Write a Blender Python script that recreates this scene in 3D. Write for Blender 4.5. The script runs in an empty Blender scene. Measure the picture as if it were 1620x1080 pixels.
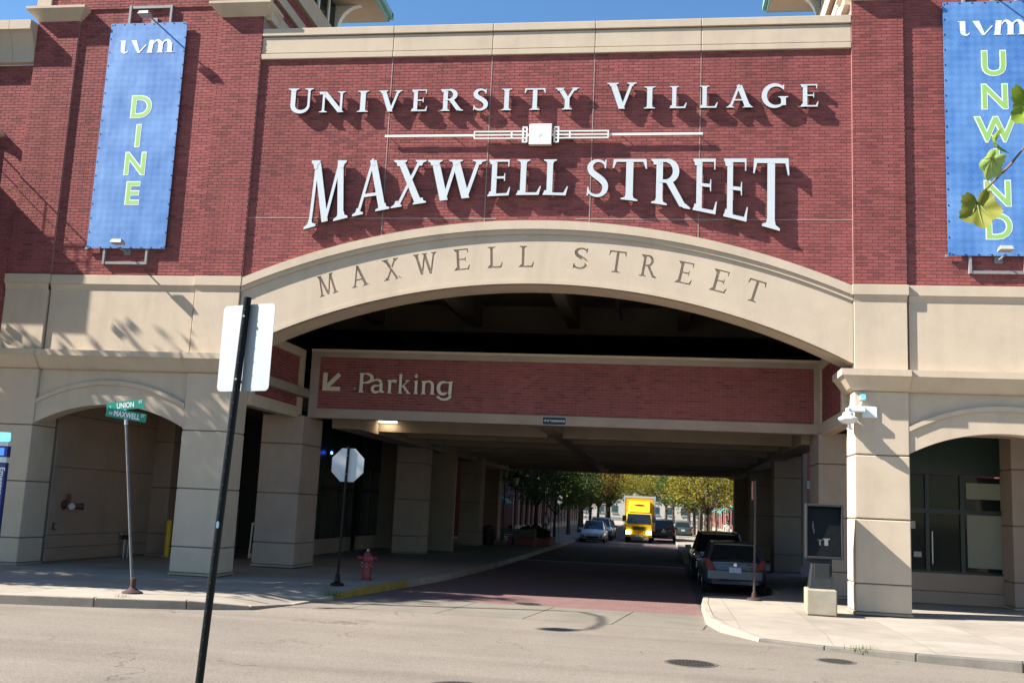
import bpy, bmesh, math, random
from math import sin, cos, pi, sqrt, atan2, radians as rad
from mathutils import Vector, Matrix
S = bpy.context.scene
COL = S.collection
random.seed(7)

# ------------------------------------------------------------ camera, sky, sun, exposure
cam = bpy.data.cameras.new('camera')
cam.sensor_width = 36.0
cam.lens = 1633.26 / 1620 * 36
cam.clip_start = 0.1
cam.clip_end = 4000
cam_o = bpy.data.objects.new('camera', cam)
COL.objects.link(cam_o)
_y, _p, _r = 0.1497, 0.1578, 0.0453
_f = Vector((-sin(_y), cos(_y), 0)); _ri = Vector((cos(_y), sin(_y), 0)); _u = Vector((0, 0, 1))
_f2 = _f * cos(_p) + _u * sin(_p); _u2 = _u * cos(_p) - _f * sin(_p)
_r3 = _ri * cos(_r) + _u2 * sin(_r); _u3 = _u2 * cos(_r) - _ri * sin(_r)
_m = Matrix((_r3, _u3, -_f2)).transposed().to_4x4()
_m.translation = (0, -24.856, 2.059)
cam_o.matrix_world = _m
S.camera = cam_o

SUN_AZ, SUN_EL = rad(74), rad(39.7)       # azimuth measured from the facade normal, towards -X
to_sun = Vector((-sin(SUN_AZ) * cos(SUN_EL), -cos(SUN_AZ) * cos(SUN_EL), sin(SUN_EL)))
world = bpy.data.worlds.new('World'); S.world = world; world.use_nodes = True
wn = world.node_tree
sky = wn.nodes.new('ShaderNodeTexSky'); sky.sky_type = 'NISHITA'; sky.sun_disc = False
sky.sun_elevation = SUN_EL; sky.sun_rotation = atan2(to_sun.x, to_sun.y)
sky.air_density = 1.0; sky.dust_density = 0.15; sky.ozone_density = 2.0
bg = wn.nodes['Background']; bg.inputs[1].default_value = 0.063
hs = wn.nodes.new('ShaderNodeHueSaturation'); hs.inputs['Saturation'].default_value = 1.2
wn.links.new(sky.outputs[0], hs.inputs['Color']); wn.links.new(hs.outputs[0], bg.inputs[0])
sun = bpy.data.lights.new('sun', 'SUN'); sun.energy = 5.0; sun.angle = rad(0.5); sun.color = (1.0, 0.94, 0.85)
sun_o = bpy.data.objects.new('sun', sun); COL.objects.link(sun_o)
sun_o.rotation_euler = (-to_sun).to_track_quat('-Z', 'Y').to_euler()
sun_o.location = to_sun * 60
S.view_settings.view_transform = 'Standard'; S.view_settings.look = 'None'
S.view_settings.gamma = 1; S.view_settings.exposure = 1.7

# ------------------------------------------------------------ helpers
class MB:
    """collects shapes that become one mesh"""
    def __init__(s): s.v = []; s.f = []; s.m = []
    def add(s, vs, fs, mi=0):
        o = len(s.v); s.v += [tuple(p) for p in vs]
        for f in fs: s.f.append(tuple(i + o for i in f)); s.m.append(mi)
        return s
    def box(s, x0, x1, y0, y1, z0, z1, mi=0):
        return s.add([(x0,y0,z0),(x1,y0,z0),(x1,y1,z0),(x0,y1,z0),(x0,y0,z1),(x1,y0,z1),(x1,y1,z1),(x0,y1,z1)],
                     [(0,3,2,1),(4,5,6,7),(0,1,5,4),(1,2,6,5),(2,3,7,6),(3,0,4,7)], mi)
    def prism(s, pts, a, b, ax='y', mi=0, ms=None):
        """extrude a 2D outline from a to b along an axis; pts are (x,z) for y, (y,z) for x, (x,y) for z"""
        n = len(pts)
        P = {'y': lambda p, t: (p[0], t, p[1]), 'x': lambda p, t: (t, p[0], p[1]), 'z': lambda p, t: (p[0], p[1], t)}[ax]
        vs = [P(p, a) for p in pts] + [P(p, b) for p in pts]
        o = len(s.v); s.v += vs
        s.f.append(tuple(o + i for i in range(n))); s.m.append(mi)
        s.f.append(tuple(o + n + i for i in reversed(range(n)))); s.m.append(mi if ms is None else ms)
        for i in range(n):
            j = (i + 1) % n
            s.f.append((o + i, o + n + i, o + n + j, o + j)); s.m.append(mi if ms is None else ms)
        return s
    def tube(s, pts, r, n=8, mi=0):
        pts = [Vector(p) for p in pts]; k = len(pts)
        rs = r if isinstance(r, (list, tuple)) else [r] * k
        o = len(s.v); prev = None
        for i, p in enumerate(pts):
            t = (pts[min(i + 1, k - 1)] - pts[max(i - 1, 0)]).normalized()
            a = prev if prev is not None else (Vector((0, 0, 1)) if abs(t.z) < .9 else Vector((1, 0, 0)))
            u = (a - t * a.dot(t)).normalized(); w = t.cross(u); prev = u
            for q in range(n):
                an = 2 * pi * q / n
                s.v.append(tuple(p + (u * cos(an) + w * sin(an)) * rs[i]))
        for i in range(k - 1):
            for q in range(n):
                q2 = (q + 1) % n
                s.f.append((o + i*n + q, o + i*n + q2, o + (i+1)*n + q2, o + (i+1)*n + q)); s.m.append(mi)
        s.f.append(tuple(o + q for q in reversed(range(n)))); s.m.append(mi)
        s.f.append(tuple(o + (k-1)*n + q for q in range(n))); s.m.append(mi)
        return s
    def lathe(s, prof, n=16, c=(0, 0, 0), ax='z', mi=0):
        """prof: list of (radius, height)"""
        o = len(s.v); k = len(prof)
        for r, h in prof:
            for q in range(n):
                a = 2 * pi * q / n; x, y = r * cos(a), r * sin(a)
                p = {'z': (x, y, h), 'y': (x, h, y), 'x': (h, x, y)}[ax]
                s.v.append((p[0] + c[0], p[1] + c[1], p[2] + c[2]))
        for i in range(k - 1):
            for q in range(n):
                q2 = (q + 1) % n
                s.f.append((o + i*n + q, o + i*n + q2, o + (i+1)*n + q2, o + (i+1)*n + q)); s.m.append(mi)
        s.f.append(tuple(o + q for q in range(n))); s.m.append(mi)
        s.f.append(tuple(o + (k-1)*n + q for q in range(n))); s.m.append(mi)
        return s
    def mesh(s, name, mats, smooth=False, fix=True):
        me = bpy.data.meshes.new(name)
        me.from_pydata(s.v, [], s.f)
        for m in (mats if isinstance(mats, (list, tuple)) else [mats]): me.materials.append(m)
        me.polygons.foreach_set('material_index', s.m)
        if fix:
            bm = bmesh.new(); bm.from_mesh(me)
            bmesh.ops.recalc_face_normals(bm, faces=bm.faces); bm.to_mesh(me); bm.free()
        if smooth:
            me.shade_smooth()
            try: me.set_sharp_from_angle(angle=rad(38))
            except Exception: pass
        me.update()
        return me
    def build(s, name, mats, parent=None, smooth=False, bevel=0, fix=True, loc=None):
        o = bpy.data.objects.new(name, s.mesh(name, mats, smooth, fix)); COL.objects.link(o)
        if parent: o.parent = parent
        if loc: o.location = loc
        if bevel:
            b = o.modifiers.new('bevel', 'BEVEL'); b.width = bevel; b.segments = 2; b.limit_method = 'ANGLE'; b.angle_limit = rad(35)
        return o

def tag(o, label=None, cat=None, group=None, kind=None):
    if label: o['label'] = label
    if cat: o['category'] = cat
    if group: o['group'] = group
    if kind: o['kind'] = kind
    return o
def thing(name, label, cat, loc=(0, 0, 0), rz=0, group=None):
    o = bpy.data.objects.new(name, None); COL.objects.link(o)
    o.empty_display_size = .2; o.location = loc; o.rotation_euler = (0, 0, rz)
    return tag(o, label, cat, group)
def copy_tree(o, parent=None):
    c = o.copy(); COL.objects.link(c); c.parent = parent
    for ch in list(o.children): copy_tree(ch, c)
    return c

# ------------------------------------------------------------ materials
def mat(name, col, rough=.8, var=.12, scale=2.5, bump=0., bscale=60., metal=0., spec=.4, tint=None, fine=.06, fscale=90., emit=0., coat=0.):
    m = bpy.data.materials.new(name); m.use_nodes = True
    nt = m.node_tree; N = nt.nodes; L = nt.links
    b = N['Principled BSDF']
    b.inputs['Roughness'].default_value = rough; b.inputs['Metallic'].default_value = metal
    b.inputs['Specular IOR Level'].default_value = spec; b.inputs['Coat Weight'].default_value = coat
    c = (*col, 1)
    b.inputs['Base Color'].default_value = c
    if emit:
        b.inputs['Emission Color'].default_value = c; b.inputs['Emission Strength'].default_value = emit
    if var or fine:
        g = N.new('ShaderNodeNewGeometry')
        n1 = N.new('ShaderNodeTexNoise'); n1.inputs['Scale'].default_value = scale; n1.inputs['Detail'].default_value = 6; n1.inputs['Roughness'].default_value = .6
        n2 = N.new('ShaderNodeTexNoise'); n2.inputs['Scale'].default_value = fscale; n2.inputs['Detail'].default_value = 3
        L.new(g.outputs['Position'], n1.inputs['Vector']); L.new(g.outputs['Position'], n2.inputs['Vector'])
        r = N.new('ShaderNodeMapRange'); r.inputs[1].default_value = .25; r.inputs[2].default_value = .75; r.inputs[3].default_value = 1 - var; r.inputs[4].default_value = 1 + var
        L.new(n1.outputs['Fac'], r.inputs[0])
        r2 = N.new('ShaderNodeMapRange'); r2.inputs[1].default_value = .3; r2.inputs[2].default_value = .7; r2.inputs[3].default_value = 1 - fine; r2.inputs[4].default_value = 1 + fine
        L.new(n2.outputs['Fac'], r2.inputs[0])
        mu = N.new('ShaderNodeMath'); mu.operation = 'MULTIPLY'; L.new(r.outputs[0], mu.inputs[0]); L.new(r2.outputs[0], mu.inputs[1])
        mx = N.new('ShaderNodeMix'); mx.data_type = 'RGBA'; mx.blend_type = 'MULTIPLY'; mx.inputs[0].default_value = 1
        mx.inputs[6].default_value = c
        if tint:
            tm = N.new('ShaderNodeMix'); tm.data_type = 'RGBA'; tm.inputs[6].default_value = c; tm.inputs[7].default_value = (*tint, 1)
            n3 = N.new('ShaderNodeTexNoise'); n3.inputs['Scale'].default_value = scale * .37; n3.inputs['Detail'].default_value = 8; n3.inputs['Roughness'].default_value = .7
            L.new(g.outputs['Position'], n3.inputs['Vector'])
            r3 = N.new('ShaderNodeMapRange'); r3.inputs[1].default_value = .48; r3.inputs[2].default_value = .72; L.new(n3.outputs['Fac'], r3.inputs[0])
            L.new(r3.outputs[0], tm.inputs[0]); L.new(tm.outputs[2], mx.inputs[6])
        L.new(mu.outputs[0], mx.inputs[7]); L.new(mx.outputs[2], b.inputs['Base Color'])
        if bump:
            bp = N.new('ShaderNodeBump'); bp.inputs['Strength'].default_value = bump; bp.inputs['Distance'].default_value = .01
            n4 = N.new('ShaderNodeTexNoise'); n4.inputs['Scale'].default_value = bscale; n4.inputs['Detail'].default_value = 4
            L.new(g.outputs['Position'], n4.inputs['Vector']); L.new(n4.outputs['Fac'], bp.inputs['Height']); L.new(bp.outputs[0], b.inputs['Normal'])
    return m

def streaks(m, lo=.86, hi=1.06, sx=5., sz=.22, thr=(.35, .7)):
    """rain streaks: vertically stretched noise multiplied into the colour"""
    nt = m.node_tree; N = nt.nodes; L = nt.links; b = N['Principled BSDF']; src = b.inputs['Base Color'].links[0].from_socket
    g = N.new('ShaderNodeNewGeometry'); mp = N.new('ShaderNodeMapping'); mp.inputs['Scale'].default_value = (sx, sx, sz); L.new(g.outputs['Position'], mp.inputs[0])
    nz = N.new('ShaderNodeTexNoise'); nz.inputs['Scale'].default_value = 1; nz.inputs['Detail'].default_value = 7; nz.inputs['Roughness'].default_value = .62; L.new(mp.outputs[0], nz.inputs['Vector'])
    r = N.new('ShaderNodeMapRange'); r.inputs[1].default_value = thr[0]; r.inputs[2].default_value = thr[1]; r.inputs[3].default_value = hi; r.inputs[4].default_value = lo; L.new(nz.outputs['Fac'], r.inputs[0])
    mx = N.new('ShaderNodeMix'); mx.data_type = 'RGBA'; mx.blend_type = 'MULTIPLY'; mx.inputs[0].default_value = 1; L.new(src, mx.inputs[6]); L.new(r.outputs[0], mx.inputs[7]); L.new(mx.outputs[2], b.inputs['Base Color'])
    return m
BW, BH = .254, .0813       # brick length and course height, joints included
def brick_material():
    m = mat('brick', (.25, .075, .075), .85, 0, 1, spec=.25, fine=.15, fscale=70, bump=.25, bscale=90)
    nt = m.node_tree; N = nt.nodes; L = nt.links
    mx = [n for n in N if n.bl_idname == 'ShaderNodeMix'][0]; g = [n for n in N if n.bl_idname == 'ShaderNodeNewGeometry'][0]
    sp = N.new('ShaderNodeSeparateXYZ'); L.new(g.outputs['Position'], sp.inputs[0])
    def mth(op, a, b=None):
        k = N.new('ShaderNodeMath'); k.operation = op
        for i, q in enumerate((a, b)):
            if q is None: continue
            if isinstance(q, (int, float)): k.inputs[i].default_value = q
            else: L.new(q, k.inputs[i])
        return k.outputs[0]
    row = mth('FLOOR', mth('DIVIDE', sp.outputs[2], BH))
    odd = mth('MULTIPLY', mth('MODULO', row, 2), .5)
    u = mth('ADD', sp.outputs[0], sp.outputs[1])
    colm = mth('FLOOR', mth('ADD', mth('DIVIDE', u, BW), odd))
    cb = N.new('ShaderNodeCombineXYZ'); L.new(row, cb.inputs[0]); L.new(colm, cb.inputs[1])
    wn_ = N.new('ShaderNodeTexWhiteNoise'); wn_.noise_dimensions = '2D'; L.new(cb.outputs[0], wn_.inputs['Vector'])
    ramp = N.new('ShaderNodeValToRGB'); e = ramp.color_ramp.elements
    e[0].color = (.165, .050, .050, 1); e[1].color = (.285, .083, .077, 1); e[1].position = 1
    for p, c in ((.2, (.230, .065, .063, 1)), (.8, (.264, .074, .070, 1))):
        q = e.new(p); q.color = c
    L.new(wn_.outputs[0], ramp.inputs[0])
    n5 = N.new('ShaderNodeTexNoise'); n5.inputs['Scale'].default_value = .35; n5.inputs['Detail'].default_value = 5; L.new(g.outputs['Position'], n5.inputs['Vector'])
    r5 = N.new('ShaderNodeMapRange'); r5.inputs[1].default_value = .3; r5.inputs[2].default_value = .7; r5.inputs[3].default_value = .88; r5.inputs[4].default_value = 1.12; L.new(n5.outputs['Fac'], r5.inputs[0])
    m2 = N.new('ShaderNodeMix'); m2.data_type = 'RGBA'; m2.blend_type = 'MULTIPLY'; m2.inputs[0].default_value = 1
    L.new(ramp.outputs[0], m2.inputs[6]); L.new(r5.outputs[0], m2.inputs[7]); L.new(m2.outputs[2], mx.inputs[6])
    return m
BRICK = brick_material()
MORTAR = mat('mortar', (.30, .20, .185), .95, .1, 3)
STONE = mat('cast_stone', (.465, .382, .288), .85, .06, 1.6, bump=.12, bscale=120, tint=(.425, .345, .258), fine=.05, fscale=60, spec=.3)
STONE_D = mat('stone_joint', (.13, .11, .09), .95, .1)
streaks(STONE, .90, 1.04, 1.8, .22, (.5, .8)); streaks(BRICK, .82, 1.07, 3., .15)
CONC = mat('precast_concrete', (.30, .25, .19), .9, .12, .8, bump=.15, bscale=80, tint=(.22, .18, .14))
SEAL = mat('sealant', (.30, .24, .21), .7, .1)
METAL_W = mat('white_painted_metal', (.72, .72, .68), .45, .05, spec=.5)
FACE_W = mat('letter_face_acrylic', (.50, .545, .57), .45, .04, 4, fine=.03)
RETURN = mat('letter_return_metal', (.045, .05, .055), .4, .1, spec=.5)
TRIMCAP = mat('bronze_letter', (.64, .56, .44), .5, .06)
DARKM = mat('dark_metal', (.018, .02, .024), .45, .2, 8, spec=.5)
GALV = mat('galvanised_steel', (.33, .34, .36), .5, .2, 12, metal=.6)
GREY = mat('grey_paint', (.22, .22, .23), .5, .12, 5)
GLASS_D = mat('dark_glass', (.010, .014, .013), .05, 0, fine=0, spec=.14)
GREEN_F = mat('dark_green_frame', (.008, .022, .018), .4, .1)
YELLOW = mat('yellow_paint', (.62, .40, .02), .5, .15, 6)
RED = mat('hydrant_red', (.17, .013, .018), .45, .2, 9, spec=.5)
TEAL = mat('copper_green', (.20, .42, .38), .6, .1)
CONC_D = mat('shade_toned_concrete', (.20, .165, .13), .9, .15, .8, bump=.15, bscale=80)  # concrete darkened in colour to deepen the shade behind the arch
BLACK = mat('black_rubber', (.012, .012, .012), .8, .1)
# ------------------------------------------------------------ ground materials
def asphalt(name, col, crack=1.0, stretch=1.0):
    m = mat(name, col, .92, .10, .5, bump=.7, bscale=110, fine=.32, fscale=48, spec=.25, tint=tuple(c * .86 for c in col))
    nt = m.node_tree; N = nt.nodes; L = nt.links
    g = [n for n in N if n.bl_idname == 'ShaderNodeNewGeometry'][0]; b = N['Principled BSDF']
    src = b.inputs['Base Color'].links[0].from_socket
    nz = N.new('ShaderNodeTexNoise'); nz.inputs['Scale'].default_value = 1.6; nz.inputs['Detail'].default_value = 5; L.new(g.outputs['Position'], nz.inputs['Vector'])
    mxv = N.new('ShaderNodeMix'); mxv.data_type = 'VECTOR'; mxv.inputs[0].default_value = .55
    ad = N.new('ShaderNodeVectorMath'); ad.operation = 'MULTIPLY_ADD'; ad.inputs[1].default_value = (1.1, 1.1, 1.1)
    L.new(nz.outputs['Color'], ad.inputs[0]); L.new(g.outputs['Position'], ad.inputs[2])
    vo = N.new('ShaderNodeTexVoronoi'); vo.feature = 'DISTANCE_TO_EDGE'; vo.inputs['Scale'].default_value = .33; L.new(ad.outputs[0], vo.inputs['Vector'])
    r = N.new('ShaderNodeMapRange'); r.inputs[1].default_value = .0025; r.inputs[2].default_value = .008; r.inputs[3].default_value = 1; r.inputs[4].default_value = 0; L.new(vo.outputs['Distance'], r.inputs[0])
    mk = N.new('ShaderNodeTexNoise'); mk.inputs['Scale'].default_value = .45; mk.inputs['Detail'].default_value = 3; L.new(g.outputs['Position'], mk.inputs['Vector'])
    r2 = N.new('ShaderNodeMapRange'); r2.inputs[1].default_value = .5; r2.inputs[2].default_value = .6; L.new(mk.outputs['Fac'], r2.inputs[0])
    mu = N.new('ShaderNodeMath'); mu.operation = 'MULTIPLY'; L.new(r.outputs[0], mu.inputs[0]); L.new(r2.outputs[0], mu.inputs[1])
    mu2 = N.new('ShaderNodeMath'); mu2.operation = 'MULTIPLY'; mu2.inputs[1].default_value = .5 * crack; L.new(mu.outputs[0], mu2.inputs[0])
    mx = N.new('ShaderNodeMix'); mx.data_type = 'RGBA'; L.new(mu2.outputs[0], mx.inputs[0]); L.new(src, mx.inputs[6]); mx.inputs[7].default_value = (.03, .027, .024, 1)
    # faint tyre polish along the traffic direction and dark oil spots
    mp = N.new('ShaderNodeMapping'); mp.inputs['Scale'].default_value = (.06, 1.3, 1) if stretch > 0 else (1.3, .06, 1); L.new(g.outputs['Position'], mp.inputs[0])
    st = N.new('ShaderNodeTexNoise'); st.inputs['Scale'].default_value = 1; st.inputs['Detail'].default_value = 6; L.new(mp.outputs[0], st.inputs['Vector'])
    r3 = N.new('ShaderNodeMapRange'); r3.inputs[1].default_value = .3; r3.inputs[2].default_value = .7; r3.inputs[3].default_value = .86; r3.inputs[4].default_value = 1.1; L.new(st.outputs['Fac'], r3.inputs[0])
    m3 = N.new('ShaderNodeMix'); m3.data_type = 'RGBA'; m3.blend_type = 'MULTIPLY'; m3.inputs[0].default_value = 1; L.new(mx.outputs[2], m3.inputs[6]); L.new(r3.outputs[0], m3.inputs[7])
    sv = N.new('ShaderNodeTexVoronoi'); sv.inputs['Scale'].default_value = 1.1; L.new(ad.outputs[0], sv.inputs['Vector'])
    r4 = N.new('ShaderNodeMapRange'); r4.inputs[1].default_value = .05; r4.inputs[2].default_value = .10; r4.inputs[3].default_value = .72; r4.inputs[4].default_value = 1; L.new(sv.outputs['Distance'], r4.inputs[0])
    m4 = N.new('ShaderNodeMix'); m4.data_type = 'RGBA'; m4.blend_type = 'MULTIPLY'; m4.inputs[0].default_value = 1; L.new(m3.outputs[2], m4.inputs[6]); L.new(r4.outputs[0], m4.inputs[7])
    L.new(m4.outputs[2], b.inputs['Base Color'])
    return m
ASPHALT = asphalt('worn_asphalt', (.170, .146, .121))
ASPHALT2 = asphalt('street_asphalt', (.10, .075, .075), .5, -1)
def joints(name, col, sx, sy, jc, jw, **k):
    m = mat(name, col, .9, .12, 1.2, bump=.3, bscale=150, fine=.1, **k)
    nt = m.node_tree; N = nt.nodes; L = nt.links; b = N['Principled BSDF']; src = b.inputs['Base Color'].links[0].from_socket
    g = [n for n in N if n.bl_idname == 'ShaderNodeNewGeometry'][0]
    bt = N.new('ShaderNodeTexBrick'); bt.offset = .5 if sx < .5 else 0; bt.inputs['Scale'].default_value = 1; bt.inputs['Brick Width'].default_value = sx; bt.inputs['Row Height'].default_value = sy
    bt.inputs['Mortar Size'].default_value = jw; bt.inputs['Mortar Smooth'].default_value = .2
    bt.inputs['Color1'].default_value = (1, 1, 1, 1); bt.inputs['Color2'].default_value = (.82, .80, .80, 1); bt.inputs['Mortar'].default_value = (*jc, 1)
    L.new(g.outputs['Position'], bt.inputs['Vector'])
    mx = N.new('ShaderNodeMix'); mx.data_type = 'RGBA'; mx.blend_type = 'MULTIPLY'; mx.inputs[0].default_value = 1
    L.new(src, mx.inputs[6]); L.new(bt.outputs['Color'], mx.inputs[7]); L.new(mx.outputs[2], b.inputs['Base Color'])
    return m
PAVER = joints('red_pavers', (.17, .098, .09), .2, .1, (.7, .6, .6), .008)
WALK = joints('sidewalk_concrete', (.29, .258, .212), 1.52, 1.52, (.6, .57, .55), .009, tint=(.225, .198, .162))
KERB = mat('kerb_concrete', (.30, .255, .20), .9, .2, 1.3, bump=.3, bscale=90, tint=(.17, .145, .115), fine=.12)
APRON = mat('apron_concrete', (.152, .134, .108), .9, .12, 1.1, bump=.3, bscale=120, tint=(.11, .10, .083), fine=.12)
GRASSM = mat('weed_green', (.10, .13, .03), .8, .3, 20)

ZR = -.18
def struct(o): return tag(o, kind='structure')
# ground reaching the horizon, the cross street, the street under the building
struct(MB().add([(-1500, -1500, ZR-.02), (1500, -1500, ZR-.02), (1500, 1500, ZR-.02), (-1500, 1500, ZR-.02)], [(0, 1, 2, 3)]).build('ground', mat('distant_ground', (.085, .08, .06), .95, .2, .05), fix=False))
struct(MB().add([(-90, -16, ZR), (90, -16, ZR), (90, -3.5, ZR), (-90, -3.5, ZR)], [(0, 1, 2, 3)]).build('cross_street', ASPHALT, fix=False))
struct(MB().add([(-8, -3.55, ZR-.006), (4, -3.55, ZR-.006), (4, 260, ZR-.006), (-8, 260, ZR-.006)], [(0, 1, 2, 3)]).build('street', ASPHALT2, fix=False))
struct(MB().add([(-7.4, -.62, ZR), (.95, -.62, ZR), (.95, 20, ZR), (-7.4, 20, ZR)], [(0, 1, 2, 3)]).build('brick_crosswalk', PAVER, fix=False))
struct(MB().box(-6.2, 1.0, 20.0, 20.35, ZR-.004, ZR+.003).build('stop_line', mat('road_paint', (.5, .48, .45), .8, .25, 5)))
ap = MB().box(-8.2, 2.6, -3.52, -.62, ZR-.05, ZR-.012).build('street_apron', STONE_D); struct(ap)
xs = [-8.0, -6.35, -4.55, -2.75, -.95, .85]
for a, b in zip(xs[:-1], xs[1:]):
    MB().add([(a+.012, -3.5, ZR+.003), (b-.012, -3.5, ZR+.003), (b-.012+.35, -.64, ZR+.003), (a+.012+.35, -.64, ZR+.003),
              (a+.012, -3.5, ZR-.02), (b-.012, -3.5, ZR-.02), (b+.338, -.64, ZR-.02), (a+.362, -.64, ZR-.02)],
             [(0,1,2,3),(4,7,6,5),(0,4,5,1),(1,5,6,2),(2,6,7,3),(3,7,4,0)]).build('concrete_slab', APRON, ap)
MB().add([(.875, -3.5, ZR+.003), (2.1, -3.9, ZR+.003), (1.3, -.64, ZR+.003), (1.21, -.64, ZR+.003)], [(0, 1, 2, 3)]).build('concrete_slab', APRON, ap, fix=False)

KERB_D = mat('stained_kerb_concrete', (.115, .105, .09), .9, .25, 2.0, bump=.3, bscale=90, tint=(.19, .165, .13), fine=.15)
def walk(name, pts, hs, back, kname='kerb', yellow=(), dark=()):
    """pavement: pts = kerb line (kerb face), hs = kerb top z per point, back = closing points of the slab"""
    n = len(pts); P = [Vector((p[0], p[1])) for p in pts]; nor = []
    for i in range(n):
        t = (P[min(i+1, n-1)] - P[max(i-1, 0)]).normalized()
        nor.append(Vector((-t.y, t.x)))
    q1 = [P[i] + nor[i] * .16 for i in range(n)]
    q2 = [P[i] + nor[i] * .9 for i in range(n)]
    mb = MB()
    vs = [(q1[i].x, q1[i].y, hs[i] - .004) for i in range(n)] + [(q2[i].x, q2[i].y, min(0, hs[i] * .2)) for i in range(n)]
    mb.add(vs, [(i, i+1, n+i+1, n+i) for i in range(n-1)])
    poly = [(q.x, q.y, min(0, hs[i] * .2)) for i, q in enumerate(q2)] + [(b[0], b[1], 0) for b in back]
    mb.add(poly, [tuple(range(len(poly)))])
    o = mb.build(name, WALK, fix=False)
    bm = bmesh.new(); bm.from_mesh(o.data)
    for f in bm.faces:
        if f.normal.z < 0: f.normal_flip()
    bm.to_mesh(o.data); bm.free()
    struct(o)
    for i in range(n-1):
        a, b = P[i], P[i+1]; t = (b - a); ln = t.length; t /= ln; e = .006
        a0, b0 = a + t * e, b - t * e; a1, b1 = q1[i] + t * e, q1[i+1] - t * e
        zb = ZR - .05
        MB().add([(a0.x, a0.y, zb), (b0.x, b0.y, zb), (b1.x, b1.y, zb), (a1.x, a1.y, zb),
                  (a0.x, a0.y, hs[i]), (b0.x, b0.y, hs[i+1]), (b1.x, b1.y, hs[i+1]), (a1.x, a1.y, hs[i])],
                 [(0,3,2,1),(4,5,6,7),(0,1,5,4),(1,2,6,5),(2,3,7,6),(3,0,4,7)]).build(kname, YELLOW_K if i in yellow else (KERB_D if i in dark else KERB), o, bevel=.02)
    return o
YELLOW_K = mat('kerb_yellow_paint', (.30, .19, .035), .85, .35, 3, tint=(.15, .12, .075), fine=.2)
LK = [(-60,-7.4),(-30,-7.3),(-17,-7.15),(-12.35,-6.5),(-10.6,-6.1),(-9.0,-5.55),(-7.95,-4.95),(-7.55,-3.6),(-7.2,-2.0),(-6.95,-.2),(-6.6,2.5),(-6.2,6),(-5.95,12),(-5.9,20),(-5.9,32),(-5.9,44),(-5.9,60),(-5.9,100),(-5.9,200)]
LH = [0,0,0,0,0,-.01,-.10,-.155,-.10,0,0,0,0,0,0,0,0,0,0]
left_walk = walk('sidewalk_left', LK, LH, [(-60, 200)], yellow=(8, 9))
RK = [(1.05,200),(1.05,100),(1.05,60),(1.05,44),(1.05,24),(3.25,22.5),(3.25,14),(3.25,5.2),(2.6,3.6),(1.1,2.9),(.97,.7),(.95,-2.4),(1.15,-3.7),(1.8,-4.95),(2.85,-5.6),(4.2,-6.4),(5.7,-6.95),(8,-7.25),(12,-7.35),(30,-7.4),(60,-7.4)]
RH = [0]*12 + [-.02,-.12,-.11,-.05,-.01,0,0,0,0]
right_walk = walk('sidewalk_right', RK, RH, [(60, 200)], dark=(13, 14, 15, 16, 17, 18, 19))
# the near pavement the foreground sign post and the vine stand on (behind the bottom edge of the picture)
struct(MB().box(-60, 60, -20, -15.6, ZR-.05, -.02).build('sidewalk_near', WALK))

def manhole(name, label, x, y, r):
    o = thing(name, label, 'manhole cover', (x, y, ZR))
    MB().lathe([(r+.05, -.02), (r+.05, .006), (r, .006), (r, -.02)], 28).build('frame_ring', mat('worn_iron_ring', (.10, .09, .078), .7, .2), o)
    lid = MB().lathe([(r-.012, -.02), (r-.012, .008), (.001, .008)], 28)
    lid.build('lid', mat('cast_iron', (.05, .045, .04), .6, .3, 14, metal=.4), o)
    k = MB()
    for i in range(-6, 7):
        for j in range(-6, 7):
            X, Yy = i * r / 6.5, j * r / 6.5
            if X*X + Yy*Yy < (r*.85)**2: k.box(X-.016, X+.016, Yy-.016, Yy+.016, .007, .0125)
    tag(k.build('grip_pattern', bpy.data.materials['cast_iron'], o), kind='stuff')
manhole('manhole_cover', 'round cast iron manhole cover in the cross street in front of the red crosswalk', .48, -8.33, .36)
manhole('manhole_cover', 'small round iron cover in the road beside the right kerb', 2.83, -6.98, .27)
manhole('manhole_cover', 'round iron cover set into the red brick crosswalk edge', -3.05, -.25, .30)
manhole('manhole_cover', 'iron manhole cover out in the road, farthest from the building', -2.45, -11.75, .36)

rnd = random.Random(3)
def weeds(x, y, n, spread, hh=1.):
    mb = MB()
    for _ in range(n):
        a = rnd.uniform(0, 2*pi); px, py = x + rnd.gauss(0, spread), y + rnd.gauss(0, spread * .4); h = rnd.uniform(.04, .13) * hh
        dx, dy = cos(a), sin(a); z0 = -.12
        mb.add([(px-dy*.006, py+dx*.006, z0), (px+dy*.006, py-dx*.006, z0), (px+dx*h*.6, py+dy*h*.6, z0+.09+h)], [(0, 1, 2)])
    o = mb.build('weeds', GRASSM, fix=False)
    return tag(o, 'small tuft of green weeds growing in the kerb joint', 'weeds', 'weed tufts along the kerbs')
weeds(-7.25, -1.9, 90, .12); weeds(-10.2, -5.75, 50, .1); weeds(3.5, -5.9, 60, .12, .3)
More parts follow.
